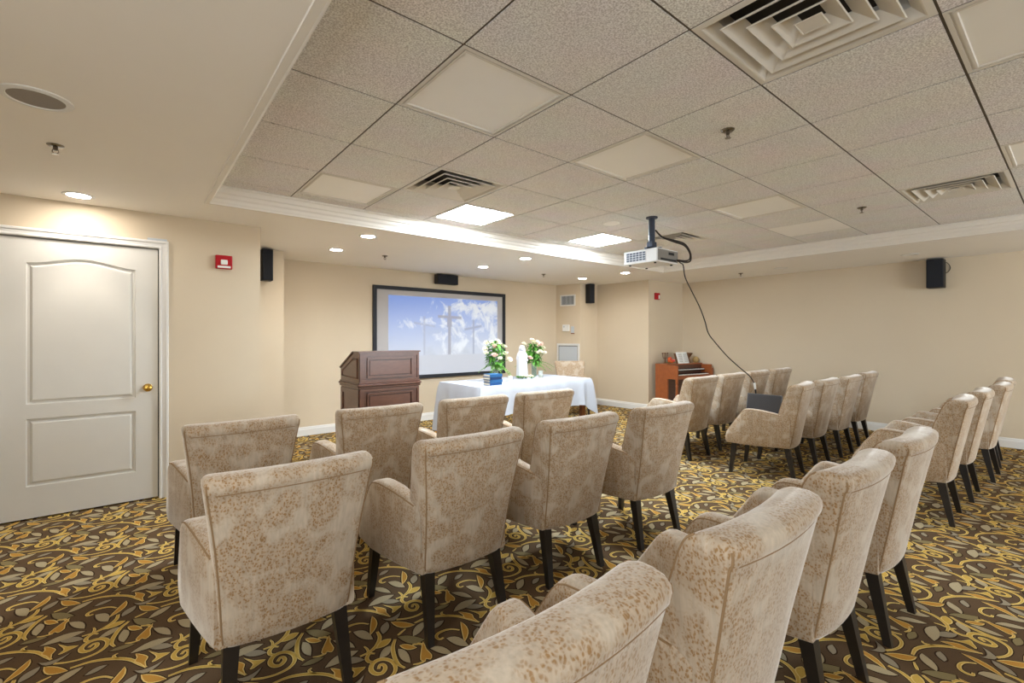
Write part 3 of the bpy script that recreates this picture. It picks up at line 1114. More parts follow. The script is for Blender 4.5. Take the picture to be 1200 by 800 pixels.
# ------------------------------------------------------------------ projection screen
def picture_mat():
    m, nt, b = new_mat('projected_picture')
    L = nt.links.new
    tc = N(nt, 'ShaderNodeTexCoord')
    sp = N(nt, 'ShaderNodeSeparateXYZ')
    L(tc.outputs['Object'], sp.inputs[0])
    X, Z = sp.outputs['X'], sp.outputs['Z']       # metres from lower-left corner of the picture

    def math_(op, a, b_=None, c=None):
        n = N(nt, 'ShaderNodeMath', operation=op)
        for k, v in enumerate((a, b_, c)):
            if v is None:
                continue
            if isinstance(v, (int, float)):
                n.inputs[k].default_value = v
            else:
                L(v, n.inputs[k])
        return n.outputs[0]

    def mixc(f, a, b_):
        n = N(nt, 'ShaderNodeMix', data_type='RGBA')
        for k, v in (('Factor', f), ('A', a), ('B', b_)):
            if isinstance(v, (int, float, tuple)):
                n.inputs[k].default_value = v
            else:
                L(v, n.inputs[k])
        return n.outputs['Result']

    def box_(x0, x1, z0, z1, slope=0.0, soft=0.012):
        cx, cz = (x0 + x1) / 2, (z0 + z1) / 2
        dx = math_('SUBTRACT', math_('ABSOLUTE', math_('SUBTRACT', X, cx)), (x1 - x0) / 2)
        zc = math_('MULTIPLY_ADD', math_('SUBTRACT', X, cx), -slope, math_('SUBTRACT', Z, cz))
        dz = math_('SUBTRACT', math_('ABSOLUTE', zc), (z1 - z0) / 2)
        d = math_('MAXIMUM', dx, dz)
        mr = N(nt, 'ShaderNodeMapRange')
        mr.inputs['From Min'].default_value = soft
        mr.inputs['From Max'].default_value = -soft * .3
        L(d, mr.inputs['Value'])
        return mr.outputs[0]
    # sky gradient: deep blue on top, pale below
    g = N(nt, 'ShaderNodeMapRange')
    g.inputs['From Min'].default_value = 0.25
    g.inputs['From Max'].default_value = 1.15
    gz = math_('MULTIPLY_ADD', X, -0.05, Z)
    L(gz, g.inputs['Value'])
    sky = mixc(g.outputs[0], lin(206, 214, 230), lin(140, 168, 236))
    nz = N(nt, 'ShaderNodeTexNoise')
    nz.inputs['Scale'].default_value = 3.6
    nz.inputs['Detail'].default_value = 7
    nz.inputs['Roughness'].default_value = 0.62
    nz.inputs['Distortion'].default_value = 0.5
    L(tc.outputs['Object'], nz.inputs['Vector'])
    # more cloud towards the right and the middle
    bias = math_('MULTIPLY_ADD', X, 0.085, -0.115)
    cl = math_('ADD', nz.outputs['Fac'], bias)
    mr = N(nt, 'ShaderNodeMapRange')
    mr.inputs['From Min'].default_value = 0.49
    mr.inputs['From Max'].default_value = 0.60
    L(cl, mr.inputs['Value'])
    col = mixc(mr.outputs[0], sky, lin(232, 238, 246))
    # warm grey cloud bellies
    nz2 = N(nt, 'ShaderNodeTexNoise')
    nz2.inputs['Scale'].default_value = 2.2
    nz2.inputs['Detail'].default_value = 4
    mpp = N(nt, 'ShaderNodeMapping')
    mpp.inputs['Location'].default_value = (3.1, 0, 1.7)
    L(tc.outputs['Object'], mpp.inputs[0])
    L(mpp.outputs[0], nz2.inputs['Vector'])
    mr2 = N(nt, 'ShaderNodeMapRange')
    mr2.inputs['From Min'].default_value = 0.52
    mr2.inputs['From Max'].default_value = 0.64
    mr2.inputs['To Max'].default_value = 0.6
    L(nz2.outputs['Fac'], mr2.inputs['Value'])
    lowm = N(nt, 'ShaderNodeMapRange')
    lowm.inputs['From Min'].default_value = 0.75
    lowm.inputs['From Max'].default_value = 0.45
    L(Z, lowm.inputs['Value'])
    col = mixc(math_('MULTIPLY', mr2.outputs[0], lowm.outputs[0]), col, lin(190, 196, 208))
    # three crosses: centre, left, right   (picture origin at X=3.0, Z=0.80 of the room)
    o = (3.0, 0.80)
    for parts, strength, c in (
            ([(4.052, 4.098, 1.04, 1.84, 0), (3.862, 4.306, 1.640, 1.676, -.03), (4.035, 4.115, 1.50, 1.66, 0)], .85, lin(168, 168, 178)),
            ([(3.596, 3.622, 1.04, 1.655, 0), (3.433, 3.799, 1.515, 1.540, -.14)], .6, lin(178, 182, 200)),
            ([(4.541, 4.569, 1.04, 1.625, 0), (4.376, 4.722, 1.475, 1.502, .18)], .75, lin(168, 174, 192))):
        msk = None
        for (x0, x1, z0, z1, s_) in parts:
            bx = box_(x0 - o[0], x1 - o[0], z0 - o[1], z1 - o[1], s_)
            msk = bx if msk is None else math_('MAXIMUM', msk, bx)
        col = mixc(math_('MULTIPLY', msk, strength), col, c)
    # plain misty ground below the horizon
    gr = N(nt, 'ShaderNodeMapRange')
    gr.inputs['From Min'].default_value = 0.255
    gr.inputs['From Max'].default_value = 0.225
    L(Z, gr.inputs['Value'])
    col = mixc(gr.outputs[0], col, lin(204, 208, 219))
    L(col, b.inputs['Base Color'])
    L(col, b.inputs['Emission Color'])
    b.inputs['Emission Strength'].default_value = 0.12
    b.inputs['Roughness'].default_value = 0.8
    # the projector beam only adds to the white fabric underneath
    sc = N(nt, 'ShaderNodeVectorMath', operation='SCALE')
    L(col, sc.inputs[0])
    sc.inputs['Scale'].default_value = 0.55
    L(sc.outputs[0], b.inputs['Base Color'])
    return m


t = thing('projection_screen', 'black-framed wall projection screen showing three crosses under a blue sky', 'projection screen', (0, YB, 0))
sx0, sx1, sz0, sz1 = 2.758, 5.243, 0.675, 2.104
fw = 0.055
fr = MB()
fr.box(sx0, sx1, -.035, 0, sz1 - fw, sz1)
fr.box(sx0, sx1, -.035, 0, sz0, sz0 + fw)
fr.box(sx0, sx0 + fw, -.035, 0, sz0 + fw, sz1 - fw)
fr.box(sx1 - fw, sx1, -.035, 0, sz0 + fw, sz1 - fw)
fr.build('frame', 'frame_black', t)
MB().box(sx0 + fw, sx1 - fw, -.015, -.003, sz0 + fw, sz1 - fw).build('screen_fabric', 'screen', t)
po = MB().box(0, 2.07, -.0165, -.0150, -.068, 1.168).build('projected_picture', picture_mat(), t, loc=(3.0, 0, 0.80))
po['label'] = 'projected picture of three crosses on a cloudy blue sky'

# ================================================================== CHAIRS
def rrect(hw, yr, yf, rad, bow, z, ns=6, nc=3):
    """rounded rectangle ring in plan, rear edge bowed backwards, going counter-clockwise from rear-left"""
    pts = []
    rad = min(rad, (yf - yr) * .49, hw * .49)

    def corner(cx, cy, a0):
        for k in range(nc + 1):
            a = a0 + math.pi / 2 * k / nc
            pts.append((cx + rad * math.cos(a), cy + rad * math.sin(a)))
    corner(-hw + rad, yr + rad, math.pi)
    for k in range(1, ns):
        pts.append((-hw + rad + (2 * hw - 2 * rad) * k / ns, yr))
    corner(hw - rad, yr + rad, 1.5 * math.pi)
    corner(hw - rad, yf - rad, 0)
    for k in range(1, ns):
        pts.append((hw - rad - (2 * hw - 2 * rad) * k / ns, yf))
    corner(-hw + rad, yf - rad, .5 * math.pi)
    return [(x, y - bow * (1 - min(1, (x / hw) ** 2)), z) for x, y in pts]


BL = [  # z, half width, rear y, front y, corner radius
    (.292, .188, .050, .185, .03), (.297, .205, .034, .195, .028), (.312, .214, .026, .20, .026), (.36, .218, .017, .20, .024),
    (.45, .223, .000, .175, .022), (.55, .230, -.018, .148, .020), (.65, .240, -.038, .120, .020), (.74, .251, -.056, .092, .020),
    (.81, .261, -.070, .066, .020), (.842, .265, -.077, .054, .020), (.850, .267, -.083, .050, .021), (.866, .269, -.086, .042, .022), (.880, .269, -.084, .032, .022), (.891, .266, -.076, .016, .022),
    (.898, .260, -.062, .000, .020), (.901, .250, -.046, -.016, .013)]
BOW = 0.026


def edge_pt(l, side, rear=True):
    z, hw, yr, yf, rad = l
    y = yr + rad * .3 if rear else yf - rad * .3
    x = side * (hw - rad * .3)
    return (x, y - BOW * (1 - min(1, (x / hw) ** 2)), z)


def make_chair():
    t = thing('armchair', 'x', 'armchair', group='upholstered armchairs set out in rows')
    rings = [rrect(hw, yr, yf, rad, BOW, z) for z, hw, yr, yf, rad in BL]
    back = MB().loft(rings).build('backrest', 'fabric', t, smooth=True)
    pp = MB()
    for s_ in (-1, 1):
        pp.tube([edge_pt(l, s_) for l in BL[2:13]], .0036, 5)
        pp.tube([edge_pt(l, s_, False) for l in BL[4:14]], .0036, 5)
    # horizontal seam below the rolled top
    z, hw, yr, yf, rad = BL[9]
    pp.tube([(x, yr + .0 - BOW * (1 - (x / hw) ** 2), z + .002) for x in [hw * .9 * (k / 6 - 1) for k in range(13)]], .003, 5)
    pp.build('piping', 'piping', back)
    # arms: lofted along y
    ST = [(.030, .585), (.08, .600), (.16, .618), (.26, .634), (.34, .642), (.385, .642), (.41, .634), (.43, .614), (.46, .572), (.50, .514), (.54, .455), (.558, .425), (.568, .398), (.573, .372)]
    for s_ in (-1, 1):
        rg = []
        for y, zt in ST:
            xo = .222 + .082 * min(1, y / .42) ** .8
            th = .050 + .045 * min(1, y / .25)
            xi = xo - th
            zb = .302 - .006 * math.sin(math.pi * min(1, y / .57)) + max(0, y - .56)
            r = min(.026, (zt - zb) * .45)
            ring = []
            for cx, cz, a0 in ((xo - r, zt - r, 0), (xi + r, zt - r, math.pi / 2)):
                for k in range(4):
                    a = a0 + math.pi / 2 * k / 3
                    ring.append((s_ * (cx + r * math.cos(a)), y, cz + r * math.sin(a)))
            ring.append((s_ * xi, y, zb))
            ring.append((s_ * (xo - .008), y, zb))
            ring.append((s_ * xo, y, zb + .01))
            rg.append(ring)
        arm = MB().loft(rg).build('arm', 'fabric', t, smooth=True)
        pts = []
        for y, zt in ST[1:-1]:
            xo = .222 + .082 * min(1, y / .42) ** .8
            pts.append((s_ * (xo - .006), y, zt - .010))
        MB().tube(pts, .0032, 5).build('piping', 'piping', arm)
    MB().rbox(-.207, .207, .10, .545, .35, .475, .035, 3).build('seat_cushion', 'fabric', t, smooth=True)
    MB().rbox(-.215, .215, .05, .556, .294, .40, .014, 2).build('seat_rail', 'fabric', t, smooth=True)
    MB().box(-.20, .20, .06, .54, .288, .296).build('dust_cover', 'under', t)
    for s_ in (-1, 1):
        MB().taper((s_ * .200, 0, 0), (s_ * .180, .062, .30), .030, .050).build('leg', 'leg', t)
        MB().taper((s_ * .255, .538, 0), (s_ * .236, .505, .31), .030, .048).build('leg', 'leg', t)
    return t


proto = make_chair()
used = [False]


def chair(x, y, rot, label):
    if not used[0]:
        o = proto
        used[0] = True
    else:
        o = copy_tree(proto)
    o.location = (x, y, 0)
    o.rotation_euler = (0, 0, math.radians(rot))
    o['label'] = label
    return o


ORD = ['first', 'second', 'third', 'fourth']
rows = [
    ('nearest row', 'left of the aisle, counted from the left', [(.515, .565, 0), (1.25, .55, 0), (2.01, .545, -1), (2.74, .53, -1)]),
    ('nearest row', 'right of the aisle, counted from the aisle', [(4.69, .59, 2), (5.46, .57, 1), (6.33, .52, 0), (7.08, .55, 3)]),
    ('middle row', 'left of the aisle, counted from the left', [(.44, 1.775, -1), (1.20, 1.785, -1), (1.925, 1.79, -2), (2.68, 1.75, -2)]),
    ('middle row', 'right of the aisle, counted from the aisle', [(4.93, 1.715, 9), (5.60, 1.72, 2), (6.27, 1.69, 1), (7.05, 1.72, 0)]),
    ('front row', 'left of the aisle, counted from the left', [(.46, 2.84, 0), (1.225, 2.84, -2), (1.94, 2.83, -2), (2.62, 2.80, -3)]),
    ('front row', 'right of the aisle, counted from the aisle', [(4.86, 2.68, 0), (5.55, 2.69, 0), (6.25, 2.69, 0), (6.95, 2.68, 0)]),
]
for rname, blk, cs_ in rows:
    for k, (x, y, r) in enumerate(cs_):
        extra = ''
        lb = '%s beige floral armchair of the %s, %s' % (ORD[k], rname, blk)
        chair(x, y, r, lb)
chair(6.06, 5.80, 141, 'beige floral armchair facing the audience behind the white table')

# ================================================================== LECTERN
t = thing('lectern', 'dark cherry wood lectern with raised panels and sloping top left of the table', 'lectern', (0, 0, 0))
lx0, lx1, ly0, ly1 = 1.70, 2.36, 4.43, 4.96
zl = 0.855


def strip_frame(mb_, axis, u0, u1, v0, v1, w_, at, proud, out):
    """four trim strips forming a rectangular moulding on a face"""
    for a, b_, c, d in ((u0, u1, v1 - w_, v1), (u0, u1, v0, v0 + w_), (u0, u0 + w_, v0 + w_, v1 - w_), (u1 - w_, u1, v0 + w_, v1 - w_)):
        if axis == 'y':
            mb_.box(a, b_, min(at, at + out * proud), max(at, at + out * proud), c, d)
        else:
            mb_.box(min(at, at + out * proud), max(at, at + out * proud), a, b_, c, d)


MB().rbox(lx0 + .012, lx1 - .012, ly0 + .012, ly1 - .012, 0.08, zl, .004).build('lower_body', 'cherry', t)
MB().rbox(lx0 - .01, lx1 + .01, ly0 - .01, ly1 + .01, 0.0, .09, .008).build('plinth', 'cherry', t)
lg = MB().rbox(lx0 - .004, lx1 + .004, ly0 - .004, ly1 + .004, zl - .03, zl - .008, .006).rbox(lx0 - .012, lx1 + .012, ly0 - .012, ly1 + .012, zl - .008, zl + .016, .008).rbox(lx0 - .002, lx1 + .002, ly0 - .002, ly1 + .002, zl + .016, zl + .034, .006)
lg.build('ledge_moulding', 'cherry', t)
ZTOP = 1.178
side = [(ly0 + .008, zl + .03), (ly1 - .008, zl + .03), (ly1 - .008, ZTOP - .165), (ly0 + .165, ZTOP), (ly0 + .008, ZTOP)]
MB().prism(side, 'x', lx0 + .008, lx1 - .008).build('upper_body', 'cherry', t)
# top boards
tb = MB().prism([(ly0 - .004, ZTOP), (ly0 + .168, ZTOP), (ly0 + .170, ZTOP + .014), (ly0 - .004, ZTOP + .014)], 'x', lx0 - .002, lx1 + .002)
tb.prism([(ly0 + .166, ZTOP), (ly1 + .004, ZTOP - .170), (ly1 + .010, ZTOP - .156), (ly0 + .170, ZTOP + .014)], 'x', lx0 - .002, lx1 + .002)
tb.build('top_board', 'cherry', t)
for nm, z0, z1 in (('upper_panel', zl + .045, ZTOP - .02), ('lower_panel', .13, zl - .045)):
    fr = MB()
    strip_frame(fr, 'y', lx0 + .012, lx1 - .012, z0 - .012, z1 + .012, .022, ly0 + .010, .010, -1)
    strip_frame(fr, 'y', lx0 + .085, lx1 - .085, z0 + .03, z1 - .03, .016, ly0 + .010, .014, -1)
    p_ = fr.build(nm, 'cherry', t)
    MB().rbox(lx0 + .11, lx1 - .11, ly0 + .002, ly0 + .012, z0 + .055, z1 - .055, .003).build('raised_field', 'cherry', p_)
sf = MB()
strip_frame(sf, 'x', ly0 + .02, ly1 - .02, .12, zl - .04, .05, lx0 + .012, .010, -1)
sf.build('side_frame', 'cherry', t)
sf = MB()
sp_ = [(ly0 + .06, zl + .075), (ly1 - .05, zl + .075), (ly1 - .05, ZTOP - .195), (ly0 + .165, ZTOP - .06), (ly0 + .06, ZTOP - .06)]
for a, b_ in zip(sp_, sp_[1:] + sp_[:1]):
    sf.tube([(lx0 + .006, a[0], a[1]), (lx0 + .006, b_[0], b_[1])], .008, 4)
sf.build('side_frame', 'cherry', t)

# ================================================================== TABLE AND CLOTH
tx0, tx1, ty0, ty1, tz = 3.07, 4.95, 4.33, 5.23, 0.755
t = thing('table', 'long wooden table under the white cloth', 'table', (0, 0, 0))
MB().rbox(tx0 + .01, tx1 - .01, ty0 + .01, ty1 - .01, tz - .04, tz - .004, .006).build('table_top', 'table_wood', t)
for lx in (tx0 + .09, tx1 - .09):
    for ly in (ty0 + .08, ty1 - .08):
        MB().taper((lx, ly, 0), (lx, ly, tz - .04), .05, .065).build('leg', 'table_wood', t)
MB().box(tx0 + .08, tx1 - .08, ty0 + .07, ty1 - .07, tz - .12, tz - .04).build('apron', 'table_wood', t)


def cloth():
    """skirted tablecloth: rings from the centre outwards over the edge and down with folds"""
    cx, cy = (tx0 + tx1) / 2, (ty0 + ty1) / 2
    per = []
    nx, ny = 48, 24

    def side_pts(a, b_, n):
        return [(a[0] + (b_[0] - a[0]) * k / n, a[1] + (b_[1] - a[1]) * k / n) for k in range(n)]
    per += [(p, 'front') for p in side_pts((tx0, ty0), (tx1, ty0), nx)]
    per += [(p, 'right') for p in side_pts((tx1, ty0), (tx1, ty1), ny)]
    per += [(p, 'back') for p in side_pts((tx1, ty1), (tx0, ty1), nx)]
    per += [(p, 'left') for p in side_pts((tx0, ty1), (tx0, ty0), ny)]
    n = len(per)
    drop = {'front': .345, 'right': .37, 'back': .35, 'left': .62}
    rings = []
    # top: inner rings
    for f in (.55, .985):
        rings.append([(cx + (p[0] - cx) * f, cy + (p[1] - cy) * f, tz + .004) for p, _ in per])
    levels = 9
    rr = random.Random(3)
    ph = [rr.uniform(0, 6.28) for _ in range(4)]
    for l in range(levels + 1):
        v = l / levels
        ring = []
        for i, (p, sd) in enumerate(per):
            # blend of drop near corners: corners hang lower
            dcor = min(math.hypot(p[0] - a, p[1] - b_) for a in (tx0, tx1) for b_ in (ty0, ty1))
            ox = 1 if p[0] > tx1 - 1e-6 else (-1 if p[0] < tx0 + 1e-6 else 0)
            oy = 1 if p[1] > ty1 - 1e-6 else (-1 if p[1] < ty0 + 1e-6 else 0)
            # smooth outward direction
            wx = max(0, 1 - (tx1 - p[0]) / .12) - max(0, 1 - (p[0] - tx0) / .12)
            wy = max(0, 1 - (ty1 - p[1]) / .12) - max(0, 1 - (p[1] - ty0) / .12)
            if oy and not ox:
                nrm = Vector((wx * .7, oy))
            elif ox and not oy:
                nrm = Vector((ox, wy * .7))
            else:
                nrm = Vector((ox, oy))
            nrm.normalize()
            # drop length interpolated round the corner
            d = drop[sd]
            dl = drop['left']
            if p[0] - tx0 < .25 and sd in ('front', 'back'):
                k = 1 - (p[0] - tx0) / .25
                d = d * (1 - k) + dl * k
            d += .13 * math.exp(-(dcor / .10) ** 2) * (0 if p[0] < tx0 + .3 else 1)
            d = min(d, tz - .06)
            s_ = i / n * 2 * math.pi
            fold = (math.sin(s_ * 17 + ph[0]) * .5 + math.sin(s_ * 29 + ph[1]) * .35 + math.sin(s_ * 43 + ph[2]) * .15)
            amp = .042 * v + .02 * v * math.exp(-(dcor / .2) ** 2)
            corner_out = .07 * math.exp(-(dcor / .07) ** 2) * v ** .7
            out = .010 * min(1, v * 8) + .018 * v + amp * fold * .8 + corner_out
            zz = tz + .003 - d * v if l else tz + .002
            ring.append((p[0] + nrm.x * (out + .004), p[1] + nrm.y * (out + .004), zz))
        rings.append(ring)
    mb_ = MB()
    base = [(cx, cy, tz + .004)]
    mb_.loft(rings, cap=False)
    mb_.add(rings[0], [tuple(range(n))])
    o = mb_.build('tablecloth', 'linen', smooth=True)
    tag(o, 'white linen cloth draped over the long table', 'tablecloth')


cloth()
TZ = tz + .005

# books
for k, (dx, rz) in enumerate([(0, 2), (.006, -3), (-.004, 3), (.004, -1)]):
    pos = ['lowest', 'second lowest', 'second highest', 'topmost'][k]
    b_ = thing('book', '%s of the four blue books stacked on the white table' % pos, 'book', (3.35 + dx, 4.475, TZ + .033 * k), math.radians(rz), group='blue books on the table')
    MB().rbox(-.085, .083, -.062, .066, .004, .028, .002).build('page_block', 'paper', b_)
    cv_ = MB().box(-.09, .09, -.07, .07, 0, .004).box(-.09, .09, -.07, .07, .028, .032).box(-.09, .09, -.07, -.063, .004, .028)
    cv_.build('cover', ('book_blue2', 'book_blue', 'book_dark', 'book_blue')[k], b_)


def rose(mb_, c, r, tilt):
    """layers of cupped petals round a bud"""
    rot = Matrix.Rotation(tilt[0], 4, 'X') @ Matrix.Rotation(tilt[1], 4, 'Y')
    c = Vector(c)
    for ring, (n, rad, h, lean) in enumerate(((3, .30, .55, .1), (5, .62, .45, .45), (6, .95, .28, .9))):
        for k in range(n):
            a = 2 * math.pi * (k + ring * .37) / n
            wdt = math.pi / n * 1.25
            vs = []
            for u in range(3):
                for w_ in range(4):
                    aa = a + (w_ / 3 - .5) * 2 * wdt
                    vv = u / 2
                    rr = r * (rad * (.35 + .65 * vv) * (1 - .12 * abs(w_ / 3 - .5) * 2))
                    zz = r * (-.45 + (h + .45) * vv - .15 * lean * vv * vv - .12 * (abs(w_ / 3 - .5) * 2) ** 2)
                    vs.append(c + rot @ Vector((rr * math.cos(aa), rr * math.sin(aa), zz)))
            fs = [(u * 4 + w_, u * 4 + w_ + 1, u * 4 + w_ + 5, u * 4 + w_ + 4) for u in range(2) for w_ in range(3)]
            mb_.add(vs, fs)
    # bud core
    pr = [(.02, .5), (.22, .42), (.3, .1), (.25, -.3), (.1, -.5)]
    n = 8
    rings = [[tuple(c + rot @ Vector((r * q * math.cos(6.283 * i / n), r * q * math.sin(6.283 * i / n), r * z))) for i in range(n)] for q, z in pr]
    mb_.loft(rings)


def leaf_blade(mb_, p, d, L_, wd, droop, rnd):
    d = Vector(d).normalized()
    sd = d.cross(Vector((0, 0, 1)))
    if sd.length < 1e-3:
        sd = Vector((1, 0, 0))
    sd.normalize()
    vs = []
    p = Vector(p)
    K = 5
    for k in range(K + 1):
        t_ = k / K
        c = p + d * (L_ * t_) + Vector((0, 0, -droop * L_ * t_ * t_))
        w_ = wd * math.sin(math.pi * (t_ * .92 + .04)) * (1 if t_ < .98 else .2)
        cup = Vector((0, 0, w_ * .25))
        vs += [c - sd * w_ + cup, c, c + sd * w_ + cup]
    fs = []
    for k in range(K):
        for j in range(2):
            fs.append((k * 3 + j, k * 3 + j + 1, k * 3 + j + 4, k * 3 + j + 3))
    mb_.add(vs, fs)


def bouquet(label, loc, vz, blooms, spread, seed, ferns):
    rnd = random.Random(seed)
    t_ = thing('flower_vase', label, 'flower vase', loc, group='flower arrangements on the white table')
    v = MB().lathe([(.034, 0), (.037, .004), (.038, .09), (.041, vz - .004), (.043, vz), (.040, vz), (.037, .09), (.034, .010), (.0, .009)], n=20)
    v.build('vase', 'glass', t_, smooth=True)
    wa = MB().lathe([(.033, .010), (.035, .09), (.036, vz * .75)], n=16).build('water', mat('stem_water', lin(120, 140, 100), .1, vary=.2, scale=40), t_, smooth=True)
    st = MB()
    for bx, by, bz, br, pk in blooms:
        st.tube(catmull([(rnd.uniform(-.015, .015), rnd.uniform(-.015, .015), .02), (bx * .25, by * .25, vz), (bx, by, bz)], 4), .003, 4)
    st.build('stems', 'leaf', t_)
    fo = MB()
    for k in range(230):
        a = rnd.uniform(0, 2 * math.pi)
        e = rnd.uniform(-.25, 1.1)
        p = Vector((math.cos(a) * rnd.uniform(.01, spread * .62), math.sin(a) * rnd.uniform(.01, spread * .62), vz + rnd.uniform(-.005, spread * 1.9)))
        leaf_blade(fo, p, (math.cos(a) * math.cos(e), math.sin(a) * math.cos(e), math.sin(e)), rnd.uniform(.06, .105), rnd.uniform(.013, .024), rnd.uniform(.2, .9), rnd)
    f_ = fo.build('foliage', 'leaf', t_, smooth=True)
    f_['kind'] = 'stuff'
    fe = MB()
    for (dx, dy, dz, L_) in ferns:
        d = Vector((dx, dy, dz)).normalized()
        p0 = Vector((d.x * .03, d.y * .03, vz + .01))
        pts = []
        for k in range(9):
            q = k / 8
            pts.append(p0 + d * (L_ * q) + Vector((0, 0, -.5 * L_ * q * q)))
        fe.tube(pts, .0022, 4)
        sd = d.cross(Vector((0, 0, 1))).normalized()
        for k in range(1, 9):
            for s_ in (-1, 1):
                leaf_blade(fe, pts[k], (sd * s_ + d * .7), .05 * (1 - k / 12), .009, .4, rnd)
    if ferns:
        g_ = fe.build('fern_fronds', 'leaf2', t_, smooth=True)
        g_['kind'] = 'stuff'
    for bx, by, bz, br, pk in blooms:
        m_ = MB()
        rose(m_, (0, 0, 0), br * 1.32, (rnd.uniform(.2, .9), rnd.uniform(-.7, .2)))
        m_.build('rose_bloom', 'rose_pink' if pk else 'rose', t_, smooth=True, loc=(bx, by, bz))
    return t_


# blooms are placed around the bouquet; camera side is (-x,-y)
RX, RY = Vector((.775, -.632)), Vector((-.632, -.775))     # to the right and towards the audience aisle


def B(r, f, z, s_=.03, pk=0):
    v = RX * r + RY * f
    return (v.x, v.y, z, s_, pk)


bouquet('glass vase of cream and blush roses beside the blue books', (3.66, 4.83, TZ), .20,
        [B(-.115, .02, .50, .030), B(-.13, .06, .42, .030), B(-.12, .09, .375, .032), B(.0, .08, .455, .040, 1), B(.03, .02, .52, .032), B(.115, .03, .45, .033),
         B(-.005, .14, .345, .038, 1), B(.065, .12, .305, .026), B(.13, .05, .365, .033), B(.185, .03, .285, .033), B(-.05, -.08, .50, .03), B(.06, -.1, .47, .03)],
        .15, 5, [(.9, .2, .1, .17), (-.8, .4, .0, .18), (-.2, -.9, -.1, .16), (.4, -.8, -.2, .18), (-.7, -.5, -.1, .17), (.6, .7, .1, .16), (.8, -.6, -.2, .17)])
bouquet('glass vase of cream roses behind the white statue', (4.56, 5.08, TZ), .19,
        [B(-.03, .05, .53, .032), B(.05, .04, .50, .034), B(.085, .06, .465, .042, 1), B(.13, .03, .42, .032), B(.095, .09, .365, .034), B(.145, .07, .345, .033),
         B(.05, .12, .355, .026), B(-.145, .08, .475, .034), B(-.06, .14, .275, .034, 1), B(.0, -.08, .5, .03)],
        .14, 11, [(.9, -.5, .25, .27), (.8, -.6, .0, .22), (-.8, .5, .25, .26), (-.6, .2, .1, .20), (.3, -.9, -.2, .16), (-.5, -.7, 0, .15), (.6, .6, .1, .17)])

# statue
t = thing('statue', 'white robed figurine with folded hands standing on the white table', 'statue', (4.20, 4.93, TZ))
mb = MB()
folds = lambda a, z: 1 + (.07 * math.sin(a * 9 + z * 8) + .04 * math.sin(a * 5 + 1)) * max(0, 1 - z / .33)
mb.lathe([(.072, 0), (.074, .008), (.070, .016), (.068, .03), (.066, .08), (.063, .15), (.060, .21), (.060, .26), (.058, .30), (.050, .335), (.034, .358), (.022, .37), (.018, .378)], n=40, mod=folds)
rb = mb.build('robe', 'stone_white', t, smooth=True)
rb.scale = (1.28, 1.08, 1.0)
vl = MB().lathe([(.060, .255), (.062, .30), (.052, .345), (.036, .375), (.037, .405), (.034, .430), (.024, .448), (.010, .455)], n=28, mod=lambda a, z: 1 + .03 * math.sin(a * 7))
v_ = vl.build('veil', 'stone_white', t, smooth=True, loc=(.008, .010, 0))
v_.scale = (1.26, 1.12, 1.0)
hd = MB().lathe([(.012, .370), (.018, .380), (.025, .392), (.028, .408), (.027, .424), (.020, .438), (.008, .444)], n=20)
h_ = hd.build('head', 'stone_white', t, smooth=True, loc=(-.010, -.014, 0))
fc = MB().lathe([(.002, .400), (.005, .404), (.004, .412), (.0015, .420)], cx=-.0165, cy=-.0205, n=8)
fc.build('nose', 'stone_white', h_, smooth=True)
ar = MB()
for s_ in (-1, 1):
    sh = Vector((s_ * .775 * .05, -s_ * .632 * .05, .325))
    el = Vector((s_ * .775 * .058 - .632 * .02, -s_ * .632 * .058 - .775 * .02, .255))
    hnd = Vector((-.632 * .062, -.775 * .062, .300))
    ar.tube(catmull([sh, el, hnd], 4), [.022, .023, .024, .024, .024, .022, .018, .014, .010], 8)
ar.build('sleeves', 'stone_white', t, smooth=True)
hn = MB().tube([(-.632 * .055, -.775 * .055, .288), (-.632 * .066, -.775 * .066, .312), (-.632 * .068, -.775 * .068, .335)], [.011, .011, .004], 8)
hn.build('folded_hands', 'stone_white', t, smooth=True)

# garland at the statue's foot
t = thing('flower_garland', 'small white blossoms with green leaves lying at the foot of the statue', 'garland', (4.145, 4.815, TZ))
rnd = random.Random(4)
fo = MB()
for k in range(46):
    u = rnd.uniform(-.10, .13)
    v = RX * u + RY * rnd.uniform(.0, .05)
    a = rnd.uniform(0, 6.28)
    leaf_blade(fo, (v.x, v.y, rnd.uniform(.004, .02)), (math.cos(a), math.sin(a), .9), rnd.uniform(.045, .075), .013, .3, rnd)
f_ = fo.build('foliage', 'leaf', t, smooth=True)
f_['kind'] = 'stuff'
for k in range(8):
    m_ = MB()
    rose(m_, (0, 0, 0), .024, (rnd.uniform(.2, .8), rnd.uniform(-.6, .2)))
    v = RX * (-.03 + .02 * k) + RY * rnd.uniform(.02, .065)
    m_.build('blossom', 'rose', t, smooth=True, loc=(v.x, v.y, .026 + rnd.uniform(0, .03)))

# votive candles
t = thing('votive_candle', 'clear glass candle holder on the white table right of the statue', 'candle', (4.47, 4.84, TZ))
MB().lathe([(.030, 0), (.032, .004), (.032, .098), (.029, .098), (.028, .008), (0, .007)], n=20).build('glass_holder', 'glass', t, smooth=True)
MB().lathe([(.026, .009), (.026, .05), (.004, .051)], n=16).build('wax', 'wax', t)
t = thing('pillar_candle', 'small white candle on the table between the books and the statue', 'candle', (3.80, 4.70, TZ))
MB().lathe([(.030, 0), (.032, .003), (.032, .062), (.026, .066), (.004, .062)], n=20).build('wax', 'wax', t, smooth=True)
MB().tube([(0, 0, .06), (.001, 0, .075)], .0015, 5).build('wick', 'black', t)

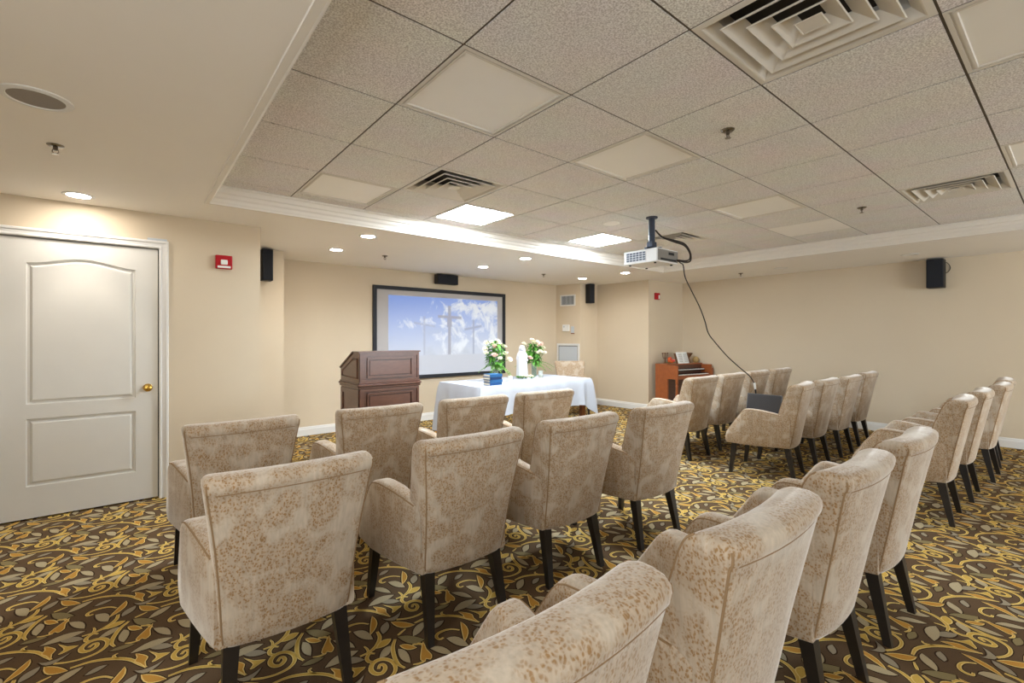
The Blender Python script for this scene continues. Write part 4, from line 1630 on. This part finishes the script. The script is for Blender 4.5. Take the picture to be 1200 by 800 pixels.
# ================================================================== ORGAN
ORG = Vector((7.20, 4.37))
oang = math.radians(-8)
t = thing('organ', 'orange oak spinet organ with two keyboards in the right corner', 'organ', (ORG.x, ORG.y, 0), oang)
OW, OD = .93, .48          # local: x along keyboard, y towards the wall
OT = .835
# side panels: left and right
for x0 in (0.0, OW - .03):
    sd = MB().prism([(0, .60), (.0, OT), (OD, OT), (OD, .60)], 'x', x0, x0 + .03)
    sd.build('case_side', 'oak', t)
    MB().box(x0, x0 + .03, .21, OD, 0, .60).build('lower_side', 'oak', t)
    lg = MB().lathe([(.026, 0), (.026, .03), (.018, .05), (.024, .12), (.026, .30), (.021, .46), (.027, .49), (.018, .51), (.027, .53), (.027, .60)], cx=x0 + .025 - (.01 if x0 else 0), cy=.03, n=14)
    lg.build('leg', 'oak', t, smooth=True)
MB().box(.03, OW - .03, OD - .03, OD, 0.02, OT).build('back_panel', 'oak', t)
MB().box(.03, OW - .03, .24, .26, .02, .60).build('knee_panel', 'cherry', t)
MB().box(.03, OW - .03, .0, .24, .60, .66).build('key_bed', 'oak', t)
MB().rbox(-.005, OW + .005, .20, OD + .005, OT, OT + .018, .004).build('top_board', 'oak', t)
MB().box(.03, OW - .03, .20, .22, .66, OT).build('fallboard', 'cherry', t)
MB().rbox(OW, OW + .04, .0, .12, .60, .77, .006).build('end_block', 'oak', t)
for k, (y0, z0) in enumerate(((.02, .665), (.11, .745))):
    kb = MB().box(.06, OW - .06, y0 + .0, y0 + .09, z0 - .012, z0).build('keyboard', 'black', t)
    wk = MB().box(-.0095, .0095, 0, .085, 0, .012).mesh('white_key', 'ivory')
    bk = MB().box(-.005, .005, .035, .085, .012, .022).mesh('black_key', 'black')
    nK = 36
    for q in range(nK):
        x = .075 + (OW - .15) * q / (nK - 1)
        link('white_key', wk, kb, (x, y0, z0))
        if q % 7 not in (2, 6):
            link('black_key', bk, kb, (x + .0105, y0, z0))
# music desk
md = MB().add([(.28, .24, OT + .018), (.66, .24, OT + .018), (.66, .30, OT + .20), (.28, .30, OT + .20), (.28, .255, OT + .018), (.66, .255, OT + .018), (.66, .315, OT + .20), (.28, .315, OT + .20)],
              [(0, 1, 2, 3), (7, 6, 5, 4), (0, 4, 5, 1), (3, 2, 6, 7), (0, 3, 7, 4), (1, 5, 6, 2)])
md.build('music_desk', 'brown_carving', t)


def org(x, y, z):
    c, s_ = math.cos(oang), math.sin(oang)
    return (ORG.x + x * c - y * s_, ORG.y + x * s_ + y * c, z)


OZ = OT + .019
bk = thing('music_book', 'open music book with white pages on the organ desk', 'book', org(.45, .225, OZ), oang)
tilt = math.radians(-18)
for s_, nm in ((-1, 'page'), (1, 'page')):
    pts = []
    n_ = 6
    r0, r1 = [], []
    for k in range(n_ + 1):
        u = k / n_
        x = s_ * u * .145
        bulge = .010 * math.sin(math.pi * u)
        for lst, z in ((r0, 0.0), (r1, .20)):
            lst.append((x, -bulge + z * math.tan(-tilt) * 1.0 - .002, z + .002))
    mb = MB()
    vs = r0 + r1
    mb.add(vs + [(x, y + .006, z) for x, y, z in vs],
           [(k, k + 1, n_ + 1 + k + 1, n_ + 1 + k) for k in range(n_)] + [(2 * (n_ + 1) + k, 2 * (n_ + 1) + n_ + 1 + k, 2 * (n_ + 1) + n_ + 2 + k, 2 * (n_ + 1) + k + 1) for k in range(n_)])
    pg = mb.build(nm, 'white', bk)
    st = MB()
    for r_ in range(5):
        zc = .03 + r_ * .031
        for li in range(2):
            z = zc + li * .010
            st.box(min(s_ * .018, s_ * .115), max(s_ * .018, s_ * .115), z * math.tan(-tilt) - .0135, z * math.tan(-tilt) - .0125, z, z + .004)
    st.build('staves', 'grey_plastic', pg)

fl = thing('silk_flowers', 'orange and coral silk flowers on the left end of the organ', 'flowers', org(.16, .275, OZ))
rnd = random.Random(2)
for k, (dx, dy, dz, r_, mm) in enumerate([(-.05, 0, .05, .045, 'orange_flower'), (.045, -.01, .05, .05, 'coral_flower'), (0, .03, .085, .04, 'orange_flower'), (.03, .03, .095, .035, 'coral_flower'), (-.03, -.03, .035, .035, 'orange_flower')]):
    m_ = MB()
    rose(m_, (0, 0, 0), r_, (rnd.uniform(.3, .8), rnd.uniform(-.6, 0)))
    m_.build('blossom', mm, fl, smooth=True, loc=(dx, dy, dz))
fo = MB()
for k in range(16):
    a = rnd.uniform(0, 6.28)
    leaf_blade(fo, (.04 * math.cos(a), .04 * math.sin(a), .01), (math.cos(a), math.sin(a), .45), .06, .014, .15, rnd)
fo.build('foliage', 'leaf2', fl, smooth=True)

cd = thing('candelabrum', 'dark branching candelabrum behind the silk flowers on the organ', 'candelabrum', org(.20, .435, OZ))
mb = MB().lathe([(.035, 0), (.030, .008), (.008, .014), (.007, .06), (.012, .07), (.006, .08), (.006, .17)], n=12)
for s_ in (-1, 0, 1):
    mb.tube(catmull([(0, 0, .10), (s_ * .05, 0, .09), (s_ * .075, 0, .13), (s_ * .075, 0, .17 + .015 * (s_ == 0))], 4), .005, 6)
    mb.lathe([(.004, .168), (.016, .174), (.016, .19), (.010, .19)], cx=s_ * .075, n=10)
mb.build('stand', 'brown_carving', cd, smooth=True)
vs_ = thing('wooden_ornament', 'brown carved wooden ornament behind the music book', 'ornament', org(.765, .38, OZ))
mb = MB().lathe([(.045, 0), (.040, .012), (.016, .03), (.014, .07), (.030, .10), (.055, .14), (.075, .175), (.070, .18), (.045, .14), (.01, .11)], n=14, mod=lambda a, z: 1 + .14 * math.sin(a * 3) * (z > .08))
mb.build('carving', 'brown_carving', vs_, smooth=True)
mb = MB()
for k in range(5):
    a = 1.2 * k
    leaf_blade(mb, (0, 0, .16), (math.cos(a), math.sin(a), .8), .10, .022, .5, rnd)
mb.build('dried_leaves', 'brown_carving', vs_, smooth=True)
pt = thing('ochre_pot', 'round ochre pot on the right end of the organ', 'pot', org(.87, .30, OZ))
MB().lathe([(.025, 0), (.045, .02), (.058, .05), (.055, .08), (.036, .10), (.038, .11), (.030, .11), (.030, .09)], n=20).build('body', 'gold_ceramic', pt, smooth=True)

# ================================================================== LAPTOP on the aisle chair of the middle row
t = thing('laptop', 'open grey laptop with dark screen on the aisle armchair of the middle row', 'laptop', (4.80, 2.045, .4765), math.radians(4))
# local: base from x=-.02 to .22 (hinge at +x), y across
MB().rbox(-.09, .15, -.165, .165, 0, .016, .004).build('base', 'silver', t)
kbp = MB().box(-.04, .13, -.145, .145, .0158, .0172).build('keyboard', 'black', t)
lid = MB()
hx = .15
tl = math.radians(14)
c, s_ = math.cos(tl), math.sin(tl)


def lp(u, v, w_):      # u up the lid, v across, w thickness outwards (+x)
    return (hx + u * s_ + w_ * c, v, .014 + u * c - w_ * s_)


def lid_box(mb_, u0, u1, v0, v1, w0, w1):
    vs = [lp(u, v, w_) for w_ in (w0, w1) for v in (v0, v1) for u in (u0, u1)]
    mb_.add(vs, [(0, 2, 3, 1), (4, 5, 7, 6), (0, 1, 5, 4), (2, 6, 7, 3), (0, 4, 6, 2), (1, 3, 7, 5)])


lid_box(lid, 0, .265, -.165, .165, 0, .007)
lo = lid.build('lid', 'silver', t)
sc = MB()
lid_box(sc, .012, .258, -.158, .158, -.0012, .0004)
sc.build('display', 'display', lo)

# ================================================================== PROJECTOR
px0, px1, py0, py1, pz0, pz1 = 3.75, 4.10, 2.48, 2.86, 2.035, 2.165
t = thing('projector', 'white ceiling-mounted projector with side grille hanging from a dark pole', 'projector', (0, 0, 0))
MB().rbox(px0, px1, py0, py1, pz0, pz1, .012, 3).build('body', 'beige_plastic', t)
gr = MB().box(px0 - .002, px0 + .004, py0 + .125, py1 - .035, pz0 + .022, pz1 - .020).build('side_grille', 'pole', t)
bar = MB().box(px0 - .005, px0 - .001, py0 + .12, py1 - .03, -.0022, .0022).mesh('grille_bar', 'beige_plastic')
for k in range(5):
    link('grille_bar', bar, gr, (0, 0, pz0 + .024 + k * .0215))
vb_ = MB().box(px0 - .005, px0 - .001, -.0018, .0018, pz0 + .020, pz1 - .018).mesh('grille_bar', 'beige_plastic')
for k in range(7):
    link('grille_bar', vb_, gr, (0, py0 + .125 + k * .0365, 0))
MB().rbox(px0 + .010, px1 - .010, py0 - .003, py0 + .004, pz0 + .012, pz1 - .012, .002).build('rear_panel', 'grey_plastic', t)
rp = MB().box(px0 + .18, px0 + .27, py0 - .006, py0 - .002, pz1 - .055, pz1 - .030)
rp.box(px0 + .05, px0 + .30, py0 - .006, py0 - .002, pz0 + .020, pz0 + .036)
rp.build('ports', 'black', t)
lens = MB().lathe([(.045, 0), (.045, .02), (.038, .024), (.034, .012)], n=24)
lens.build('lens_barrel', 'black', t, smooth=True, loc=(px0 + .20, py1 - .002, (pz0 + pz1) / 2), rot=(math.radians(-90), 0, 0))
for dx in (.04, .31):
    for dy in (.05, .33):
        MB().lathe([(.012, 0), (.012, -.012)], cx=px0 + dx, cy=py0 + dy, z0=pz0 + .002, n=10).build('foot', 'black', t)
mx_, my_ = 3.885, 2.63
MB().lathe([(.030, pz1 + .07), (.030, ZT - .012), (.055, ZT - .012), (.055, ZT)], cx=mx_, cy=my_, n=18).build('mount_pole', 'pole', t, smooth=True)
br = MB().rbox(mx_ - .04, mx_ + .04, my_ - .03, my_ + .03, pz1 + .03, pz1 + .085, .006)
br.box(mx_ - .10, mx_ + .10, my_ - .012, my_ + .012, pz1 + .008, pz1 + .022).box(mx_ - .012, mx_ + .012, my_ - .10, my_ + .10, pz1 + .008, pz1 + .022)
for dx, dy in ((-.09, 0), (.09, 0), (0, -.09), (0, .09)):
    br.box(mx_ + dx - .008, mx_ + dx + .008, my_ + dy - .008, my_ + dy + .008, pz1 - .003, pz1 + .02)
br.box(mx_ - .02, mx_ + .02, my_ - .02, my_ + .02, pz1 + .015, pz1 + .04)
br.build('mount_bracket', 'pole', t)
for k, off in enumerate((0, .014)):
    pts = catmull([(mx_ + .03, my_ - .02, pz1 + .20), (mx_ + .07, my_ - .07, pz1 + .13), (mx_ + .15 + off, my_ - .14, pz1 + .085 + off), (mx_ + .25 + off, my_ - .19, pz1 + .055 + off),
                   (mx_ + .305 + off, my_ - .215, pz1 - .01), (mx_ + .295 + off, my_ - .225, pz1 - .075 - off), (mx_ + .24, my_ - .215, pz1 - .100 - off), (mx_ + .17, my_ - .175, pz1 - .095)], 5)
    MB().tube(pts, .0075, 6).build('power_cable', 'cable', t, smooth=True)

# hanging video cable to the laptop
t = thing('video_cable', 'thin dark cable hanging from the projector down to the laptop', 'cable', (0, 0, 0))
CABLE = [(4.06, 2.470, 2.075), (4.10, 2.452, 2.045), (4.126, 2.442, 2.023), (4.156, 2.439, 1.911), (4.238, 2.414, 1.773), (4.33, 2.386, 1.626), (4.393, 2.367, 1.492), (4.435, 2.354, 1.374), (4.521, 2.328, 1.28),
         (4.673, 2.282, 1.141), (4.83, 2.234, 1.025), (4.967, 2.192, 0.932), (5.037, 2.171, 0.85)]
MB().tube(catmull(CABLE, 5), .0055, 6).build('cord', 'cable', t, smooth=True)
MB().tube([(5.037, 2.171, .855), (5.05, 2.166, .79)], .011, 8).build('white_plug', 'white', t)
MB().tube(catmull([(5.05, 2.166, .79), (5.06, 2.165, .70), (5.055, 2.17, .60), (5.04, 2.18, .52), (5.03, 2.185, .486)], 4), .008, 6).build('adapter_lead', 'black', t)
